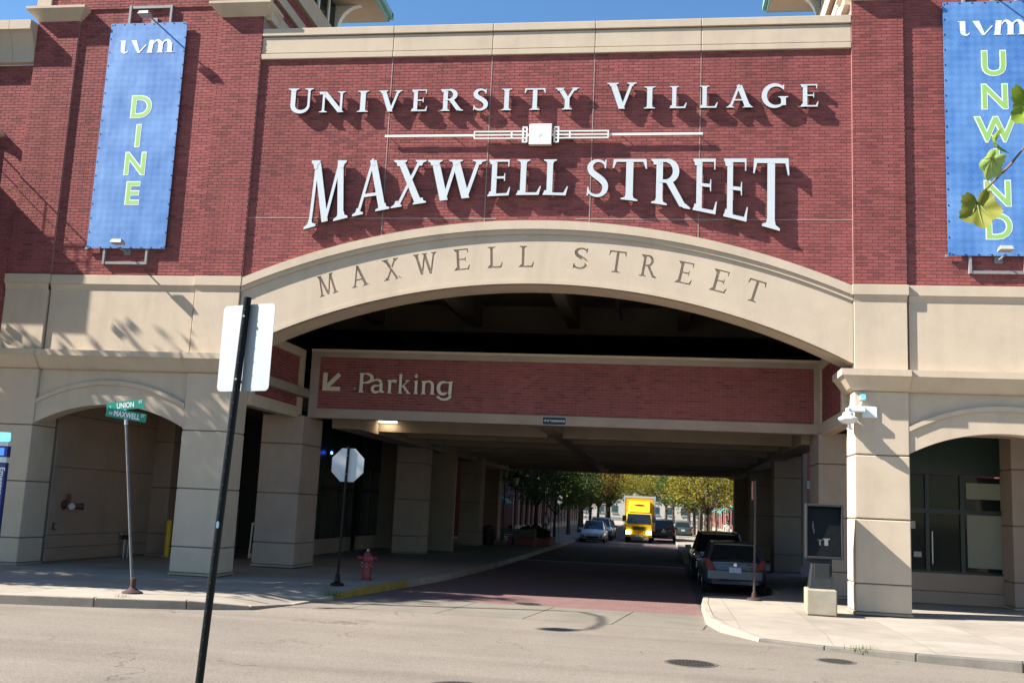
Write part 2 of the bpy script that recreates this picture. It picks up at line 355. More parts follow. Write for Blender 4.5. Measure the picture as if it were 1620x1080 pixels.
# ------------------------------------------------------------ the parking building
CX = -3.265
bld = thing('parking_building', 'red brick parking building with stone arch spanning the street', 'building')
def rows(z0, z1): return range(int(math.floor(z0 / BH + .001)), int(math.ceil(z1 / BH - .001)))
JT = .014
def brick_list(u0, u1, z0, z1, zlow=None):
    out = []
    for r in rows(z0, z1):
        a, b = max(z0, r * BH + JT / 2), min(z1, (r + 1) * BH - JT / 2)
        if b - a < .02: continue
        off = .5 * (r % 2)
        k0, k1 = int(math.floor(u0 / BW + off)), int(math.ceil(u1 / BW + off))
        for k in range(k0, k1 + 1):
            c, d = max(u0, (k - off) * BW + JT / 2), min(u1, (k + 1 - off) * BW - JT / 2)
            if d - c < .03: continue
            if zlow and zlow((c + d) / 2) > b: continue
            out.append((c, d, a, b))
    return out
BD = .016        # how far bricks stand proud of the mortar
_bm = {}
def brick_wall(face, pos, u0, u1, z0, z1, back=.3, zlow=None, single=0, outline=None, name='brick_wall'):
    """face: '-y' at Y=pos, '+x' or '-x' at X=pos; mortar core + bricks. single: that many bricks become objects of their own"""
    core = MB()
    if face == '-y':
        pts = outline or [(u0, z0), (u1, z0), (u1, z1), (u0, z1)]
        core.prism(pts, pos + BD, pos + back)
    else:
        s = 1 if face == '+x' else -1
        core.box(min(pos - s*BD, pos - s*back), max(pos - s*BD, pos - s*back), u0, u1, z0, z1)
    w = core.build(name, MORTAR, bld)
    sh = pos if face == '-y' else pos        # the bond runs on in x + y
    L = brick_list(u0 + sh, u1 + sh, z0, z1, (lambda u: zlow(u - sh)) if zlow else None)
    rb = random.Random(int(abs(pos * 977 + u0 * 31)))
    L.sort(key=lambda q: q[2])
    big = MB()
    for i, (c, d, a, b) in enumerate(L):
        c -= sh; d -= sh
        e = rb.uniform(0, .003)
        if i < single:
            key = (round(d - c, 3), round(b - a, 3))
            if key not in _bm:
                _bm[key] = MB().box(-(d-c)/2, (d-c)/2, 0, BD + .004, -(b-a)/2, (b-a)/2).mesh('brick', BRICK)
            o = bpy.data.objects.new('brick', _bm[key]); COL.objects.link(o); o.parent = w
            o.location = ((c + d) / 2, pos + e, (a + b) / 2)
            continue
        if face == '-y':
            y0, y1 = pos + e, pos + BD + .004
            vs = [(c,y0,a),(d,y0,a),(d,y0,b),(c,y0,b),(c,y1,a),(d,y1,a),(d,y1,b),(c,y1,b)]
            big.add(vs, [(0,1,2,3),(0,4,5,1),(1,5,6,2),(2,6,7,3),(3,7,4,0)])
        else:
            s = 1 if face == '+x' else -1
            x0, x1 = pos - s*e, pos - s*(BD + .004)
            vs = [(x0,c,a),(x0,d,a),(x0,d,b),(x0,c,b),(x1,c,a),(x1,d,a),(x1,d,b),(x1,c,b)]
            fs = [(0,1,2,3),(0,4,5,1),(1,5,6,2),(2,6,7,3),(3,7,4,0)]
            if s < 0: fs = [tuple(reversed(f)) for f in fs]
            big.add(vs, fs)
    if big.v: tag(big.build('brickwork', BRICK, w, fix=False), kind='stuff')
    return w

# arch circles (outer = extrados, inner = intrados)
RO, ZO = 19.3, 9.13 - 19.3
RI, ZI = 16.95, 7.53 - 16.95
zo = lambda x: ZO + sqrt(RO*RO - (x - CX)**2)
zi = lambda x: ZI + sqrt(RI*RI - (x - CX)**2)
XL, XR = -10.91, 4.375        # opening between the front piers
WY = .07                      # wall plane; pilasters stand at 0
PIL = [(-17.52, -16.28), (-12.14, XL), (XR, 5.595), (9.74, 10.97)]
n = 40
xs = [XL + (XR - XL) * i / n for i in range(n + 1)]
brick_wall('-y', WY, XL, XR, 7.5, 13.56, zlow=lambda x: zo(x) - .12,
           outline=[(x, zo(x) - .2) for x in xs] + [(XR, 13.56), (XL, 13.56)])
for i, (a, b) in enumerate(PIL):
    brick_wall('-y', 0, a, b, 7.6, 14.82, back=.55, single=300 if i == 2 else 0, name='brick_pilaster')
    if i in (1, 3): pass
brick_wall('+x', XL, .014, WY + .02, 7.6, 14.82, back=.02, name='pilaster_return')
brick_wall('-x', XR, .014, WY + .02, 7.6, 14.82, back=.02, name='pilaster_return')
for a, b in ((-16.28, -12.14), (5.595, 9.74)):
    brick_wall('-y', WY, a, b, 7.6, 15.2)
brick_wall('-y', .15, -26, -17.52, 0.2, 13.6)

# movement joints in the brickwork: five thin sealant strips
for x in (-7.27, -4.61, -1.95, .73):
    MB().box(x-.011, x+.011, WY-.006, WY+.02, zo(x) - .05, 13.56).build('movement_joint', SEAL, bld)
MB().box(XL, -4.3, WY-.0065, WY+.02, 9.19, 9.212).build('movement_joint', SEAL, bld)
MB().box(-2.3, XR, WY-.0065, WY+.02, 9.19, 9.212).build('movement_joint', SEAL, bld)

def panel(x0, x1, y0, y1, z0, z1, name='stone_panel', bev=.012, m=None):
    return MB().box(x0 + .006, x1 - .006, y0, y1, z0 + .005, z1 - .005).build(name, m or STONE, bld, bevel=bev)
# parapet of five stones: cap strip, face, lower strip
px = [XL, -7.27, -4.61, -1.95, .73, XR]
MB().box(XL+.01, XR-.01, .09, .5, 13.57, 14.38).build('parapet_core', STONE_D, bld)
for a, b in zip(px[:-1], px[1:]):
    panel(a, b, .0, .5, 14.22, 14.44, 'parapet_cap')
    panel(a, b, .04, .3, 13.74, 14.205)
    panel(a, b, .01, .3, 13.565, 13.725, 'stone_strip')

# stone band between 5.57 and 7.6 on piers and bays
def band(x0, x1, y, ends=.035):
    panel(x0 - ends, x1 + ends, y - .055, y + .35, 7.345, 7.605, 'band_course', .008)
    MB().prism([(y-.055, 7.345), (y+.02, 7.345), (y+.02, 7.19), (y+.0, 7.19), (y-.012, 7.25), (y-.035, 7.31)], x0+.004, x1-.004, 'x').build('band_cove', STONE, bld)
    panel(x0, x1, y, y + .3, 5.55, 7.20)
for a, b in PIL: band(a, b, -.01)
for a, b in ((-16.28, -12.14), (5.595, 9.74)): band(a + .035, b - .035, WY - .01, 0)
# cornice 5.08 - 5.56, turned around the ends of the street opening
def cornice(x0, x1, y, l=0, r=0):
    pr = [(0, 5.07), (-.05, 5.085), (-.10, 5.13), (-.18, 5.24), (-.27, 5.36), (-.30, 5.40), (-.33, 5.40), (-.33, 5.55), (0, 5.57)]
    mb = MB(); vs = []
    L0, L1 = x0, x1
    for o_, z in pr:
        vs.append((L0 + (o_ if l else 0), y + o_, z)); vs.append((L1 - (o_ if r else 0), y + o_, z))
    k = len(pr)
    fs = [(2*i, 2*i+1, 2*i+3, 2*i+2) for i in range(k-1)]
    mb.add(vs, fs)
    for side, on in ((0, l), (1, r)):
        x = (L0, L1)[side]; s = 1 if side else -1
        if on:
            vv = []
            for o_, z in pr: vv += [(x - s*o_, y + o_, z), (x - s*o_, y + 1.05, z)]
            mb.add(vv, [(2*i, 2*i+2, 2*i+3, 2*i+1) for i in range(k-1)])
            mb.add([(x - s*o_, y + 1.05, z) for o_, z in pr], [tuple(range(k))])
        else:
            mb.add([(x, y + o_, z) for o_, z in pr], [tuple(range(k))])
    o = mb.build('cornice', STONE, bld); return o
cornice(PIL[0][0], PIL[0][1], 0, 1, 0); cornice(PIL[1][0], PIL[1][1], 0, 0, 1)
cornice(PIL[2][0], PIL[2][1], 0, 1, 0); cornice(PIL[3][0], PIL[3][1], 0, 0, 1)
cornice(-16.28, -12.14, .05); cornice(5.595, 9.74, .05)

# the great arch: voussoirless stone lintel with moulded top, words cut into it later
def arc_pts(f, x0, x1, n=48): return [(x0 + (x1 - x0) * i / n, f(x0 + (x1 - x0) * i / n)) for i in range(n + 1)]
AX0, AX1 = XL + .012, XR - .012
arch_mb = MB().prism(arc_pts(zi, AX0, AX1) + list(reversed(arc_pts(lambda x: zo(x) - .03, AX0, AX1))), .045, 1.12)
arch = arch_mb.build('arch', STONE, bld)
def ring(f, d0, d1, y0, y1, name, x0=AX0, x1=AX1):
    return MB().prism(arc_pts(lambda x: f(x) + d0, x0, x1) + list(reversed(arc_pts(lambda x: f(x) + d1, x0, x1))), y0, y1).build(name, STONE, bld)
ring(zo, -.22, .0, -.055, .3, 'arch_crown_moulding')
ring(zo, -.345, -.215, -.005, .2, 'arch_fillet')
ring(zi, .0, .09, .025, .2, 'arch_soffit_bead')
MB().box(AX0 - .02, AX0 + .0, -.01, 1.0, 5.6, 7.6).build('arch_joint', STONE_D, bld)
MB().box(AX1, AX1 + .02, .015, 1.0, 5.6, 7.6).build('arch_joint', STONE_D, bld)

# piers: recessed core with four stone blocks each
def pier(x0, x1, y0, y1, zt=5.08, js=(.06, .69, 2.135, 3.594), m=None):
    m = m or STONE
    c = MB().box(x0+.03, x1-.03, y0+.03, y1-.03, 0, zt).build('pier', STONE_D, bld)
    zz = list(js) + [zt]
    for a, b in zip(zz[:-1], zz[1:]):
        MB().box(x0, x1, y0, y1, a + .012, b - .012).build('stone_block', m, c, bevel=.022)
    MB().box(x0 - .02, x1 + .02, y0 - .02, y1 + .02, 0, .055).build('pier_base', KERB, c, bevel=.01)
    return c
for a, b in PIL: pier(a, b, 0, 1.06)
STONE_R = mat('shade_toned_cast_stone', (.33, .265, .22), .88, .08, 1.4, bump=.1, bscale=120, tint=(.27, .21, .17))  # same cast stone, with the shade of the passage put into its colour
# rear piers under the parking beam and the rows further in
for y0 in (4.65, 16.2, 27.4, 38.4):
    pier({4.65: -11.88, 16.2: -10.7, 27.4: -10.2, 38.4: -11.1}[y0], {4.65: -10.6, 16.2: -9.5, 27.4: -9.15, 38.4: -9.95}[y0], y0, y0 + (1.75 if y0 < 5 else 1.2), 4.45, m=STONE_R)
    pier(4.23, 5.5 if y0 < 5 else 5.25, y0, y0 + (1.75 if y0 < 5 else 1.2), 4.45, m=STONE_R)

# small arches over the side bays
def bay(x0, x1):
    c = (x0 + x1) / 2; h = (x1 - x0) / 2
    r1 = (h*h + .53**2) / 1.06; f1 = lambda x: 3.65 + .53 - r1 + sqrt(max(0, r1*r1 - (x - c)**2))
    f2 = lambda x: f1(x) + .60
    a, b = x0 + .006, x1 - .006
    MB().prism(arc_pts(f1, a, b, 28) + list(reversed(arc_pts(f2, a, b, 28))), .045, .55).build('bay_arch', STONE, bld)
    MB().prism(arc_pts(lambda x: f2(x) - .09, a, b, 28) + list(reversed(arc_pts(lambda x: f2(x) + .02, a, b, 28))), -.005, .3).build('bay_arch_moulding', STONE, bld)
    MB().prism(arc_pts(lambda x: f2(x) - .05, a, b, 28) + [(b, 5.08), (a, 5.08)], .10, .5).build('spandrel', STONE, bld)
bay(-16.28, -12.14); bay(5.595, 9.74)

# pilaster caps with sloping soffit and the little towers behind
def cap(x0, x1):
    y0 = 0; o_ = .26
    mb = MB()
    lo = [(x0, y0, 14.80), (x1, y0, 14.80), (x1, .7, 14.80), (x0, .7, 14.80)]
    hi = [(x0-o_, y0-o_, 15.08), (x1+o_, y0-o_, 15.08), (x1+o_, .7, 15.08), (x0-o_, .7, 15.08)]
    tp = [(p[0], p[1], 15.15) for p in hi]
    mb.add(lo + hi + tp, [(0,3,2,1),(8,9,10,11)] + [(i, (i+1) % 4, (i+1) % 4 + 4, i+4) for i in range(4)] + [(i+4, (i+1) % 4 + 4, (i+1) % 4 + 8, i+8) for i in range(4)])
    mb.build('pilaster_cap', STONE, bld)
for a, b in PIL: cap(a, b)
def tower(x0, x1, s):
    """upper storey: x0..x1, s = side (+1: its right side looks on the street, -1: left)"""
    w = brick_wall('-y', .03, x0 + .3, x1 - .3, 15.15, 18.0, back=6.0, name='tower_wall')
    xs_ = x1 - .1 if s > 0 else x0 + .1
    brick_wall('+x' if s > 0 else '-x', xs_, .1, 6.0, 14.4, 17.1, back=.25, name='tower_wall')
    for z0, z1, e in ((14.75, 15.12, .24), (15.12, 15.45, .0), (15.72, 16.03, .07), (16.42, 17.06, .12)):
        a, b = sorted((xs_ - s * .2, xs_ + s * (e + .015)))
        MB().box(a, b, .12, 6.0 + e, z0, z1).build('stone_course', STONE, bld, bevel=.01)
    for cx_ in (x0 + .12, x1 - .12):
        for k in range(4): panel(cx_ - .22, cx_ + .22, -.02, .3, 15.16 + k * .6, 15.75 + k * .6, 'quoin')
    # window strip and eave with copper gutter
    a, b = sorted((xs_ - s * .1, xs_ + s * .02))
    MB().box(a, b, .3, 6.02, 17.06, 18.05).build('clerestory', GLASS_D, bld)
    for k in range(7):
        a, b = sorted((xs_ - s * .08, xs_ + s * .07))
        MB().box(a, b, .4 + k * .93 - .06, .4 + k * .93 + .06, 17.06, 18.05).build('mullion', METAL_W, bld)
    ex = 1.35; a, b = x0 - ex, x1 + ex
    MB().box(a, b, .7, 6.9, 18.05, 18.16).build('eave_soffit', STONE, bld)
    mb = MB()
    for q in (0, .12):
        mb.box(a - .05 - q, b + .05 + q, .6 - q, .7, 18.05 + q, 18.25 + q); mb.box(a - .05 - q, b + .05 + q, 6.9, 7.0 + q, 18.05 + q, 18.25 + q)
        mb.box(a - .05 - q, a, .6, 7.0, 18.05 + q + .003, 18.25 + q - .003); mb.box(b, b + .05 + q, .6, 7.0, 18.05 + q + .003, 18.25 + q - .003)
    mb.build('gutter', TEAL, bld)
    c, d = (x0 + x1) / 2, 2.85
    MB().add([(a, .7, 18.2), (b, .7, 18.2), (b, 6.9, 18.2), (a, 6.9, 18.2), (c - .8, d, 20.6), (c + .8, d, 20.6)],
             [(0, 1, 5, 4), (1, 2, 5), (2, 3, 4, 5), (3, 0, 4), (0, 3, 2, 1)]).build('hip_roof', TEAL, bld)
    # curved eave bracket at the rear corner of the street side
    pts = [(xs_, 17.2)] + [(xs_ + s * (.12 + .75 * (1 - cos(t * pi / 2 / 8))), 17.2 + .85 * sin(t * pi / 2 / 8)) for t in range(9)] + [(xs_, 18.05)]
    MB().prism(pts, 5.75, 5.95).build('eave_bracket', METAL_W, bld)
tower(-17.52, XL, 1); tower(XR, 10.97, -1)

# inside: side panels, parking beam, slabs, cross beams
def framed_x(xp, s):
    """brick panel along the passage side at X=xp; s=+1 faces +X"""
    f = '+x' if s > 0 else '-x'
    brick_wall(f, xp, 1.3, 4.62, 4.7, 6.2, back=.3, name='passage_wall')
    e = lambda q: sorted((xp - s * .31, xp + s * q))
    a, b = e(.05)
    MB().box(a, b, 1.07, 5.0, 4.38, 4.70).build('stone_strip', STONE, bld, bevel=.01)
    MB().box(a, b, 1.07, 5.0, 6.2, 6.45).build('stone_strip', STONE, bld, bevel=.01)
    MB().box(a, b, 4.62, 5.0, 4.70, 6.2).build('stone_strip', STONE, bld, bevel=.01)
    MB().box(a, b, 1.07, 1.30, 4.70, 6.2).build('stone_strip', STONE, bld, bevel=.01)
framed_x(XL + .05, 1); framed_x(XR - .05, -1)
BY = 5.0
brick_wall('-y', BY + .03, -10.35, 4.16, 4.70, 6.26, back=.35, name='parking_beam')
for q in ((-10.62, 4.45, 4.42, 4.70), (-10.62, 4.45, 6.26, 6.42), (-10.62, -10.35, 4.70, 6.26), (4.16, 4.45, 4.70, 6.26)):
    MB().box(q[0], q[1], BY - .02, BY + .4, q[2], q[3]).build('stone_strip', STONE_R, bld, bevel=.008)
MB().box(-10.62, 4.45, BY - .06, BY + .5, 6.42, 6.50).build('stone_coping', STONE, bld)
inside = MB()
MB().box(-17.4, 6.4, BY + .42, 40.5, 5.0, 5.25).build('deck_slab', CONC, bld)
MB().box(6.4, 10.9, BY + .42, 12.0, 5.0, 5.25).build('deck_slab', CONC, bld)
MB().box(-17.4, -10.6, 1.1, BY + .4, 5.0, 5.25).build('deck_slab', CONC, bld)
MB().box(4.45, 10.9, 1.1, BY + .4, 5.0, 5.25).build('deck_slab', CONC, bld)
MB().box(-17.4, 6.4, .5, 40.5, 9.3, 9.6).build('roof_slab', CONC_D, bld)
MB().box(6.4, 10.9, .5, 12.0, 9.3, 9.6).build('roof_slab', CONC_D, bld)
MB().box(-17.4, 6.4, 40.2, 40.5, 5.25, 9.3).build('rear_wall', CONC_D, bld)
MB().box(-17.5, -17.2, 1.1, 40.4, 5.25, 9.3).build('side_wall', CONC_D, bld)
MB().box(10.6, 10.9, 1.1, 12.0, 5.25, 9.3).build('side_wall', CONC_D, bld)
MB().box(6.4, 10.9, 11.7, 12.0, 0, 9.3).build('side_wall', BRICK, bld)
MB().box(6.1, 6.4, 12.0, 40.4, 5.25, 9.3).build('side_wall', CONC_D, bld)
for i, y in enumerate((8.6, 12.4, 16.4, 20.6, 25.0, 29.4, 34.0, 38.6)):
    MB().box(-9.4, -3.75, y, y + .5, 4.30 if i == 0 else 4.36, 5.0).build('cross_beam', CONC, bld, bevel=.015)
    MB().box(-3.25, 4.0, y, y + .5, 4.30 if i == 0 else 4.36, 5.0).build('cross_beam', CONC, bld, bevel=.015)
MB().box(-3.75, -3.25, BY + .4, 40.0, 4.42, 5.0).build('long_beam', CONC, bld)
MB().box(-10.3, -9.4, BY + 1.4, 40.3, 4.22, 5.0).build('long_beam', CONC, bld)
MB().box(4.0, 4.6, BY + 1.4, 40.3, 4.22, 5.0).build('long_beam', CONC, bld)
MB().box(-10.6, 4.45, 39.9, 40.4, 4.34, 5.0).build('cross_beam', CONC, bld)
for x in (-10.6, -6.9, -3.3, .6, 4.2):
    MB().box(x - .2, x + .2, 1.2, 40.0, 8.5, 9.3).build('roof_beam', CONC_D, bld)
MB().box(-12.5, 6.0, 12.0, 12.5, 8.3, 9.3).build('roof_beam', CONC_D, bld)
# pipes in the arch void
for x in (-7.6, -1.6, 2.6):
    MB().tube([(x, 1.3, 8.9), (x, 16, 8.9)], .06).build('pipe', GREY, bld)
# ------------------------------------------------------------ bay interiors and shop fronts (parts of the building)
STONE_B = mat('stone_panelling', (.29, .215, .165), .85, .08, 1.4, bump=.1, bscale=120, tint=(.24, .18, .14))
# left bay: panelled side wall at X=-16.2 running back, then a dark garage entrance
MB().box(-16.5, -16.23, 1.06, 6.6, 0, 5.0).build('bay_wall', STONE_D, bld)
for y0, y1 in ((1.07, 1.95), (1.95, 3.9), (3.9, 5.6), (5.6, 6.6)):
    for z0, z1 in ((.05, .40), (.40, .74), (.74, 2.56), (2.56, 4.0), (4.0, 5.0)):
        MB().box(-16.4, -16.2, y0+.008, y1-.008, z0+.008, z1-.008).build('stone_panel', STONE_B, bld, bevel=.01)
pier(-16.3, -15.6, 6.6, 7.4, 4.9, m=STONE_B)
MB().box(-30, -9.0, 20.0, 20.3, 0, 5.0).build('rear_wall', CONC, bld)
MB().box(-17.5, -17.2, 6.0, 40.4, 0, 5.0).build('side_wall', CONC, bld)
MB().box(-17.2, -12.6, 13.0, 13.2, 0, 5.0).build('dark_backdrop', DARKM, bld)  # dark sheet standing in for the unlit depth of the entrance
GLASS_M = mat('reflective_glass', (.02, .022, .02), .02, 0, fine=0, spec=1.0, coat=.6)
# glazed shop front along the left of the passage
def storefront_x(xp, y0, y1, s, name='shop_front', n=5):
    a, b = sorted((xp, xp - s * .2))
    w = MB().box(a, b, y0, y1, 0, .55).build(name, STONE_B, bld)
    MB().box(a, b, y0, y1, 3.3, 5.0).build('fascia', GREEN_F, w)
    step = (y1 - y0) / n
    for i in range(n):
        c, d = sorted((xp - s * .09, xp - s * .11))
        MB().box(c, d, y0 + i*step + .05, y0 + (i+1)*step - .05, .6 if i != 3 else .1, 2.35).build('pane', GLASS_M, w)
        MB().box(c, d, y0 + i*step + .05, y0 + (i+1)*step - .05, 2.45, 3.25).build('pane', GLASS_M, w)
    fr = MB(); c, d = sorted((xp - s*.02, xp - s * .16))
    for i in range(n + 1): fr.box(c, d, y0 + i*step - .05, y0 + i*step + .05, .55, 3.3)
    fr.box(c, d, y0, y1, 2.35, 2.45)
    fr.build('window_frame', GREEN_F, w)
    return w
storefront_x(-12.4, 6.4, 16.2, 1)
storefront_x(-12.4, 17.4, 20.0, 1, n=2)
MB().box(-10.72, -10.5, 20.3, 27.4, 0, 4.6).build('passage_wall', mat('grey_plaster', (.10, .115, .11), .9, .1, 1), bld)
storefront_x(6.3, 6.45, 14.6, -1, n=4)
MB().box(6.3, 6.5, 24.0, 40.2, 0, 5.0).build('passage_wall', CONC, bld)
# right bay: stone dado, blinds behind glass, dark green fascia, pier
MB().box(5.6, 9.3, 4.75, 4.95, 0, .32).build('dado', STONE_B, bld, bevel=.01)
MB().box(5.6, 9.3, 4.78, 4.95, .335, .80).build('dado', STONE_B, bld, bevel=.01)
MB().box(5.6, 9.3, 4.82, 5.0, 3.42, 5.0).build('fascia', GREEN_F, bld)
CHROME_ = mat('steel_handle', (.45, .46, .47), .3, 0, fine=0, metal=1)
BLIND = mat('roller_blind', (.22, .22, .17), .8, .05, fine=.03)
for x0, x1, z0, z1, bl in ((8.08, 9.2, .86, 2.38, 1), (8.08, 9.2, 2.50, 3.38, 1), (7.15, 7.95, .86, 2.38, 0), (7.15, 7.95, 2.5, 3.38, 0), (5.7, 7.05, .86, 3.38, 0)):
    MB().box(x0, x1, 4.86, 4.872, z0, z1).build('pane', GLASS_D if not bl else GLASS_D, bld)
    if bl: MB().box(x0 + .05, x1 - .02, 4.845, 4.855, z0 + (.12 if z0 < 1 else .3), z1 - (.0 if z0 < 1 else .15)).build('blind', BLIND, bld)
fr = MB()
for x in (5.65, 7.1, 8.0, 9.25): fr.box(x - .05, x + .05, 4.78, 4.92, .8, 3.42)
fr.box(5.6, 9.3, 4.785, 4.915, 2.38, 2.5); fr.box(5.6, 9.3, 4.785, 4.915, .8, .86)
fr.build('window_frame', GREEN_F, bld)
MB().tube([(7.2, 4.77, 1.0), (7.2, 4.72, 1.05), (7.2, 4.72, 1.9), (7.2, 4.77, 1.95)], .018, 8).build('door_handle', CHROME_, bld)
for x, z, w_, h_ in ((6.2, 1.55, .22, .28), (6.75, 1.2, .2, .14), (6.5, 1.95, .3, .2)): MB().box(x, x + w_, 4.852, 4.858, z, z + h_).build('notice', mat('paper_notice', (.30, .30, .27), .8, .1), bld)
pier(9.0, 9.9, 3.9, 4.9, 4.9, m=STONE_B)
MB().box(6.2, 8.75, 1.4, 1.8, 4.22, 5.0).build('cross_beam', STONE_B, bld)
MB().box(5.55, 5.65, 1.8, 4.8, 0, 5.0).build('side_wall', GREEN_F, bld) if False else None
# far left facade: stone cornice, hooded window and a solid balcony beyond the frame
MB().prism([(.15, 13.6), (-.0, 13.62), (-.02, 13.85), (-.08, 14.1), (-.22, 14.38), (-.30, 14.45), (-.33, 14.45), (-.33, 14.72), (.15, 14.75)], -26, -18.18, 'x').build('cornice', STONE, bld)
MB().prism([(.15, 13.6), (-.0, 13.62), (-.02, 13.85), (-.08, 14.1), (-.22, 14.38), (-.30, 14.45), (-.33, 14.45), (-.33, 14.72), (.15, 14.75)], -18.17, -17.53, 'x').build('cornice', STONE, bld)
hood = [(-21 + 2.9 * cos(t), 11.2 + 1.25 * sin(t)) for t in [rad(15 + 150 * i / 20) for i in range(21)]]
hood2 = [(-21 + 2.65 * cos(t), 11.2 + 1.0 * sin(t)) for t in [rad(165 - 150 * i / 20) for i in range(21)]]
MB().prism(hood + hood2, -.12, .2).build('window_hood', STONE, bld)
MB().prism([(-23.4, 9.0), (-18.35, 9.0), (-18.35, 11.4)] + hood2[::-1] + [(-23.4, 11.4)], .10, .149).build('window', GLASS_D, bld)
bal = MB().box(-24.5, -18.95, -1.05, .16, 9.35, 10.75).build('balcony', STONE, bld)
for k in range(16): MB().tube([(-24.4 + k * .36, -1.0, 10.7), (-24.4 + k * .36, -1.0, 11.6)], .012, 6).build('baluster', DARKM, bal)
for k in range(4): MB().tube([(-18.98, -1.0 + k * .33, 10.7), (-18.98, -1.0 + k * .33, 11.6)], .012, 6).build('baluster', DARKM, bal)
MB().tube([(-24.4, -1.0, 11.6), (-18.98, -1.0, 11.6), (-18.98, .1, 11.6)], .025, 6).build('handrail', DARKM, bal)
MB().tube([(-24.4, -1.0, 11.2), (-18.98, -1.0, 11.2), (-18.98, .1, 11.2)], .015, 6).build('handrail', DARKM, bal)

# ceiling lamps that are lit in the picture
LAMP_E = mat('lamp_lens', (1, .80, .52), .4, 0, fine=0, emit=1.8)
for i, (x, y, z) in enumerate(((-9.05, 8.42, 4.60), (-13.0, 4.3, 4.66))):
    t = thing('ceiling_lamp', ('lit strip lamp under the concrete deck behind the parking beam', 'lit strip lamp under the deck beside the left rear pier')[i], 'lamp', (x, y, z))
    MB().box(-.32, .32, -.1, .2, .06, .40).build('housing', GREY, t)
    MB().box(-.29, .29, -.12, .08, .0, .06).build('lens', LAMP_E, t)
    l = bpy.data.lights.new('lamp_light', 'AREA'); l.energy = 1.6; l.size = .5; l.size_y = .15; l.shape = 'RECTANGLE'; l.color = (1, .8, .55)
    lo = bpy.data.objects.new('lamp_light', l); COL.objects.link(lo); lo.parent = t; lo.location = (0, 0, -.02)

# fire department connection on the panelled wall
t = thing('fire_connection', 'red and dark brass fire hose connection on the panelled bay wall', 'fire connection', (-16.2, 1.72, 1.55))
FDR = mat('dull_red_brass', (.11, .03, .028), .55, .25, 12)
MB().lathe([(.13, 0), (.13, .02), (.09, .03), (.07, .12)], 14, ax='x').build('wall_plate', FDR, t, smooth=True)
for sg in (-1, 1):
    MB().tube([(.12, 0, 0), (.2, sg*.08, -.02), (.30, sg*.19, -.03), (.36, sg*.24, -.03)], [.07, .075, .08, .085], 12).build('inlet', FDR, t, smooth=True)
    MB().tube([(.355, sg*.237, -.03), (.42, sg*.29, -.03)], [.095, .09], 12).build('cap', DARKM if sg > 0 else GALV, t, smooth=True)
MB().tube([(.1, 0, .05), (.14, 0, .22), (.14, 0, .30)], [.06, .05, .035], 10).build('valve', FDR, t, smooth=True)
t = thing('outlet_box', 'small dark electrical outlet box low on the panelled bay wall', 'outlet box', (-16.2, 1.35, .98))
MB().box(0, .05, -.07, .07, -.09, .09).build('box', DARKM, t, bevel=.01); MB().box(.05, .06, -.05, .05, -.07, .07).build('cover', GREY, t)
t = thing('standpipe', 'short pair of grey pipes at the foot of the panelled bay wall', 'pipe', (-16.02, 5.0, 0))
for d in (-.12, .12): MB().tube([(0, d, 0), (0, d, .62), (-.15, d, .72)], .035, 8).build('pipe', GALV, t, smooth=True)
MB().box(-.06, .06, -.2, .2, .55, .68).build('bracket', DARKM, t)
def bollard(x, y, h, label):
    t = thing('bollard', label, 'bollard', (x, y, 0))
    MB().lathe([(.09, 0), (.09, h-.05), (.07, h-.01), (.02, h)], 14).build('post', YELLOW, t, smooth=True)
    MB().lathe([(.16, 0), (.16, .03), (.09, .04)], 14).build('base', KERB, t)
bollard(-15.35, 6.3, 1.15, 'tall yellow steel bollard at the dark garage entrance')
bollard(-16.0, 8.0, .35, 'low yellow stub bollard deep in the garage entrance')
t = thing('barrier_arm', 'pale horizontal barrier rail across the dark garage entrance', 'barrier', (-14.6, 7.6, 0))
MB().box(-1.1, .9, -.05, .05, 1.42, 1.55).build('rail', mat('barrier_cream', (.4, .36, .3), .6, .1), t)
MB().box(.75, .95, -.1, .1, 0, 1.6).build('stand', GREY, t); MB().box(-1.1, -1.02, -.06, .06, 0, 1.42).build('rest_post', GREY, t)
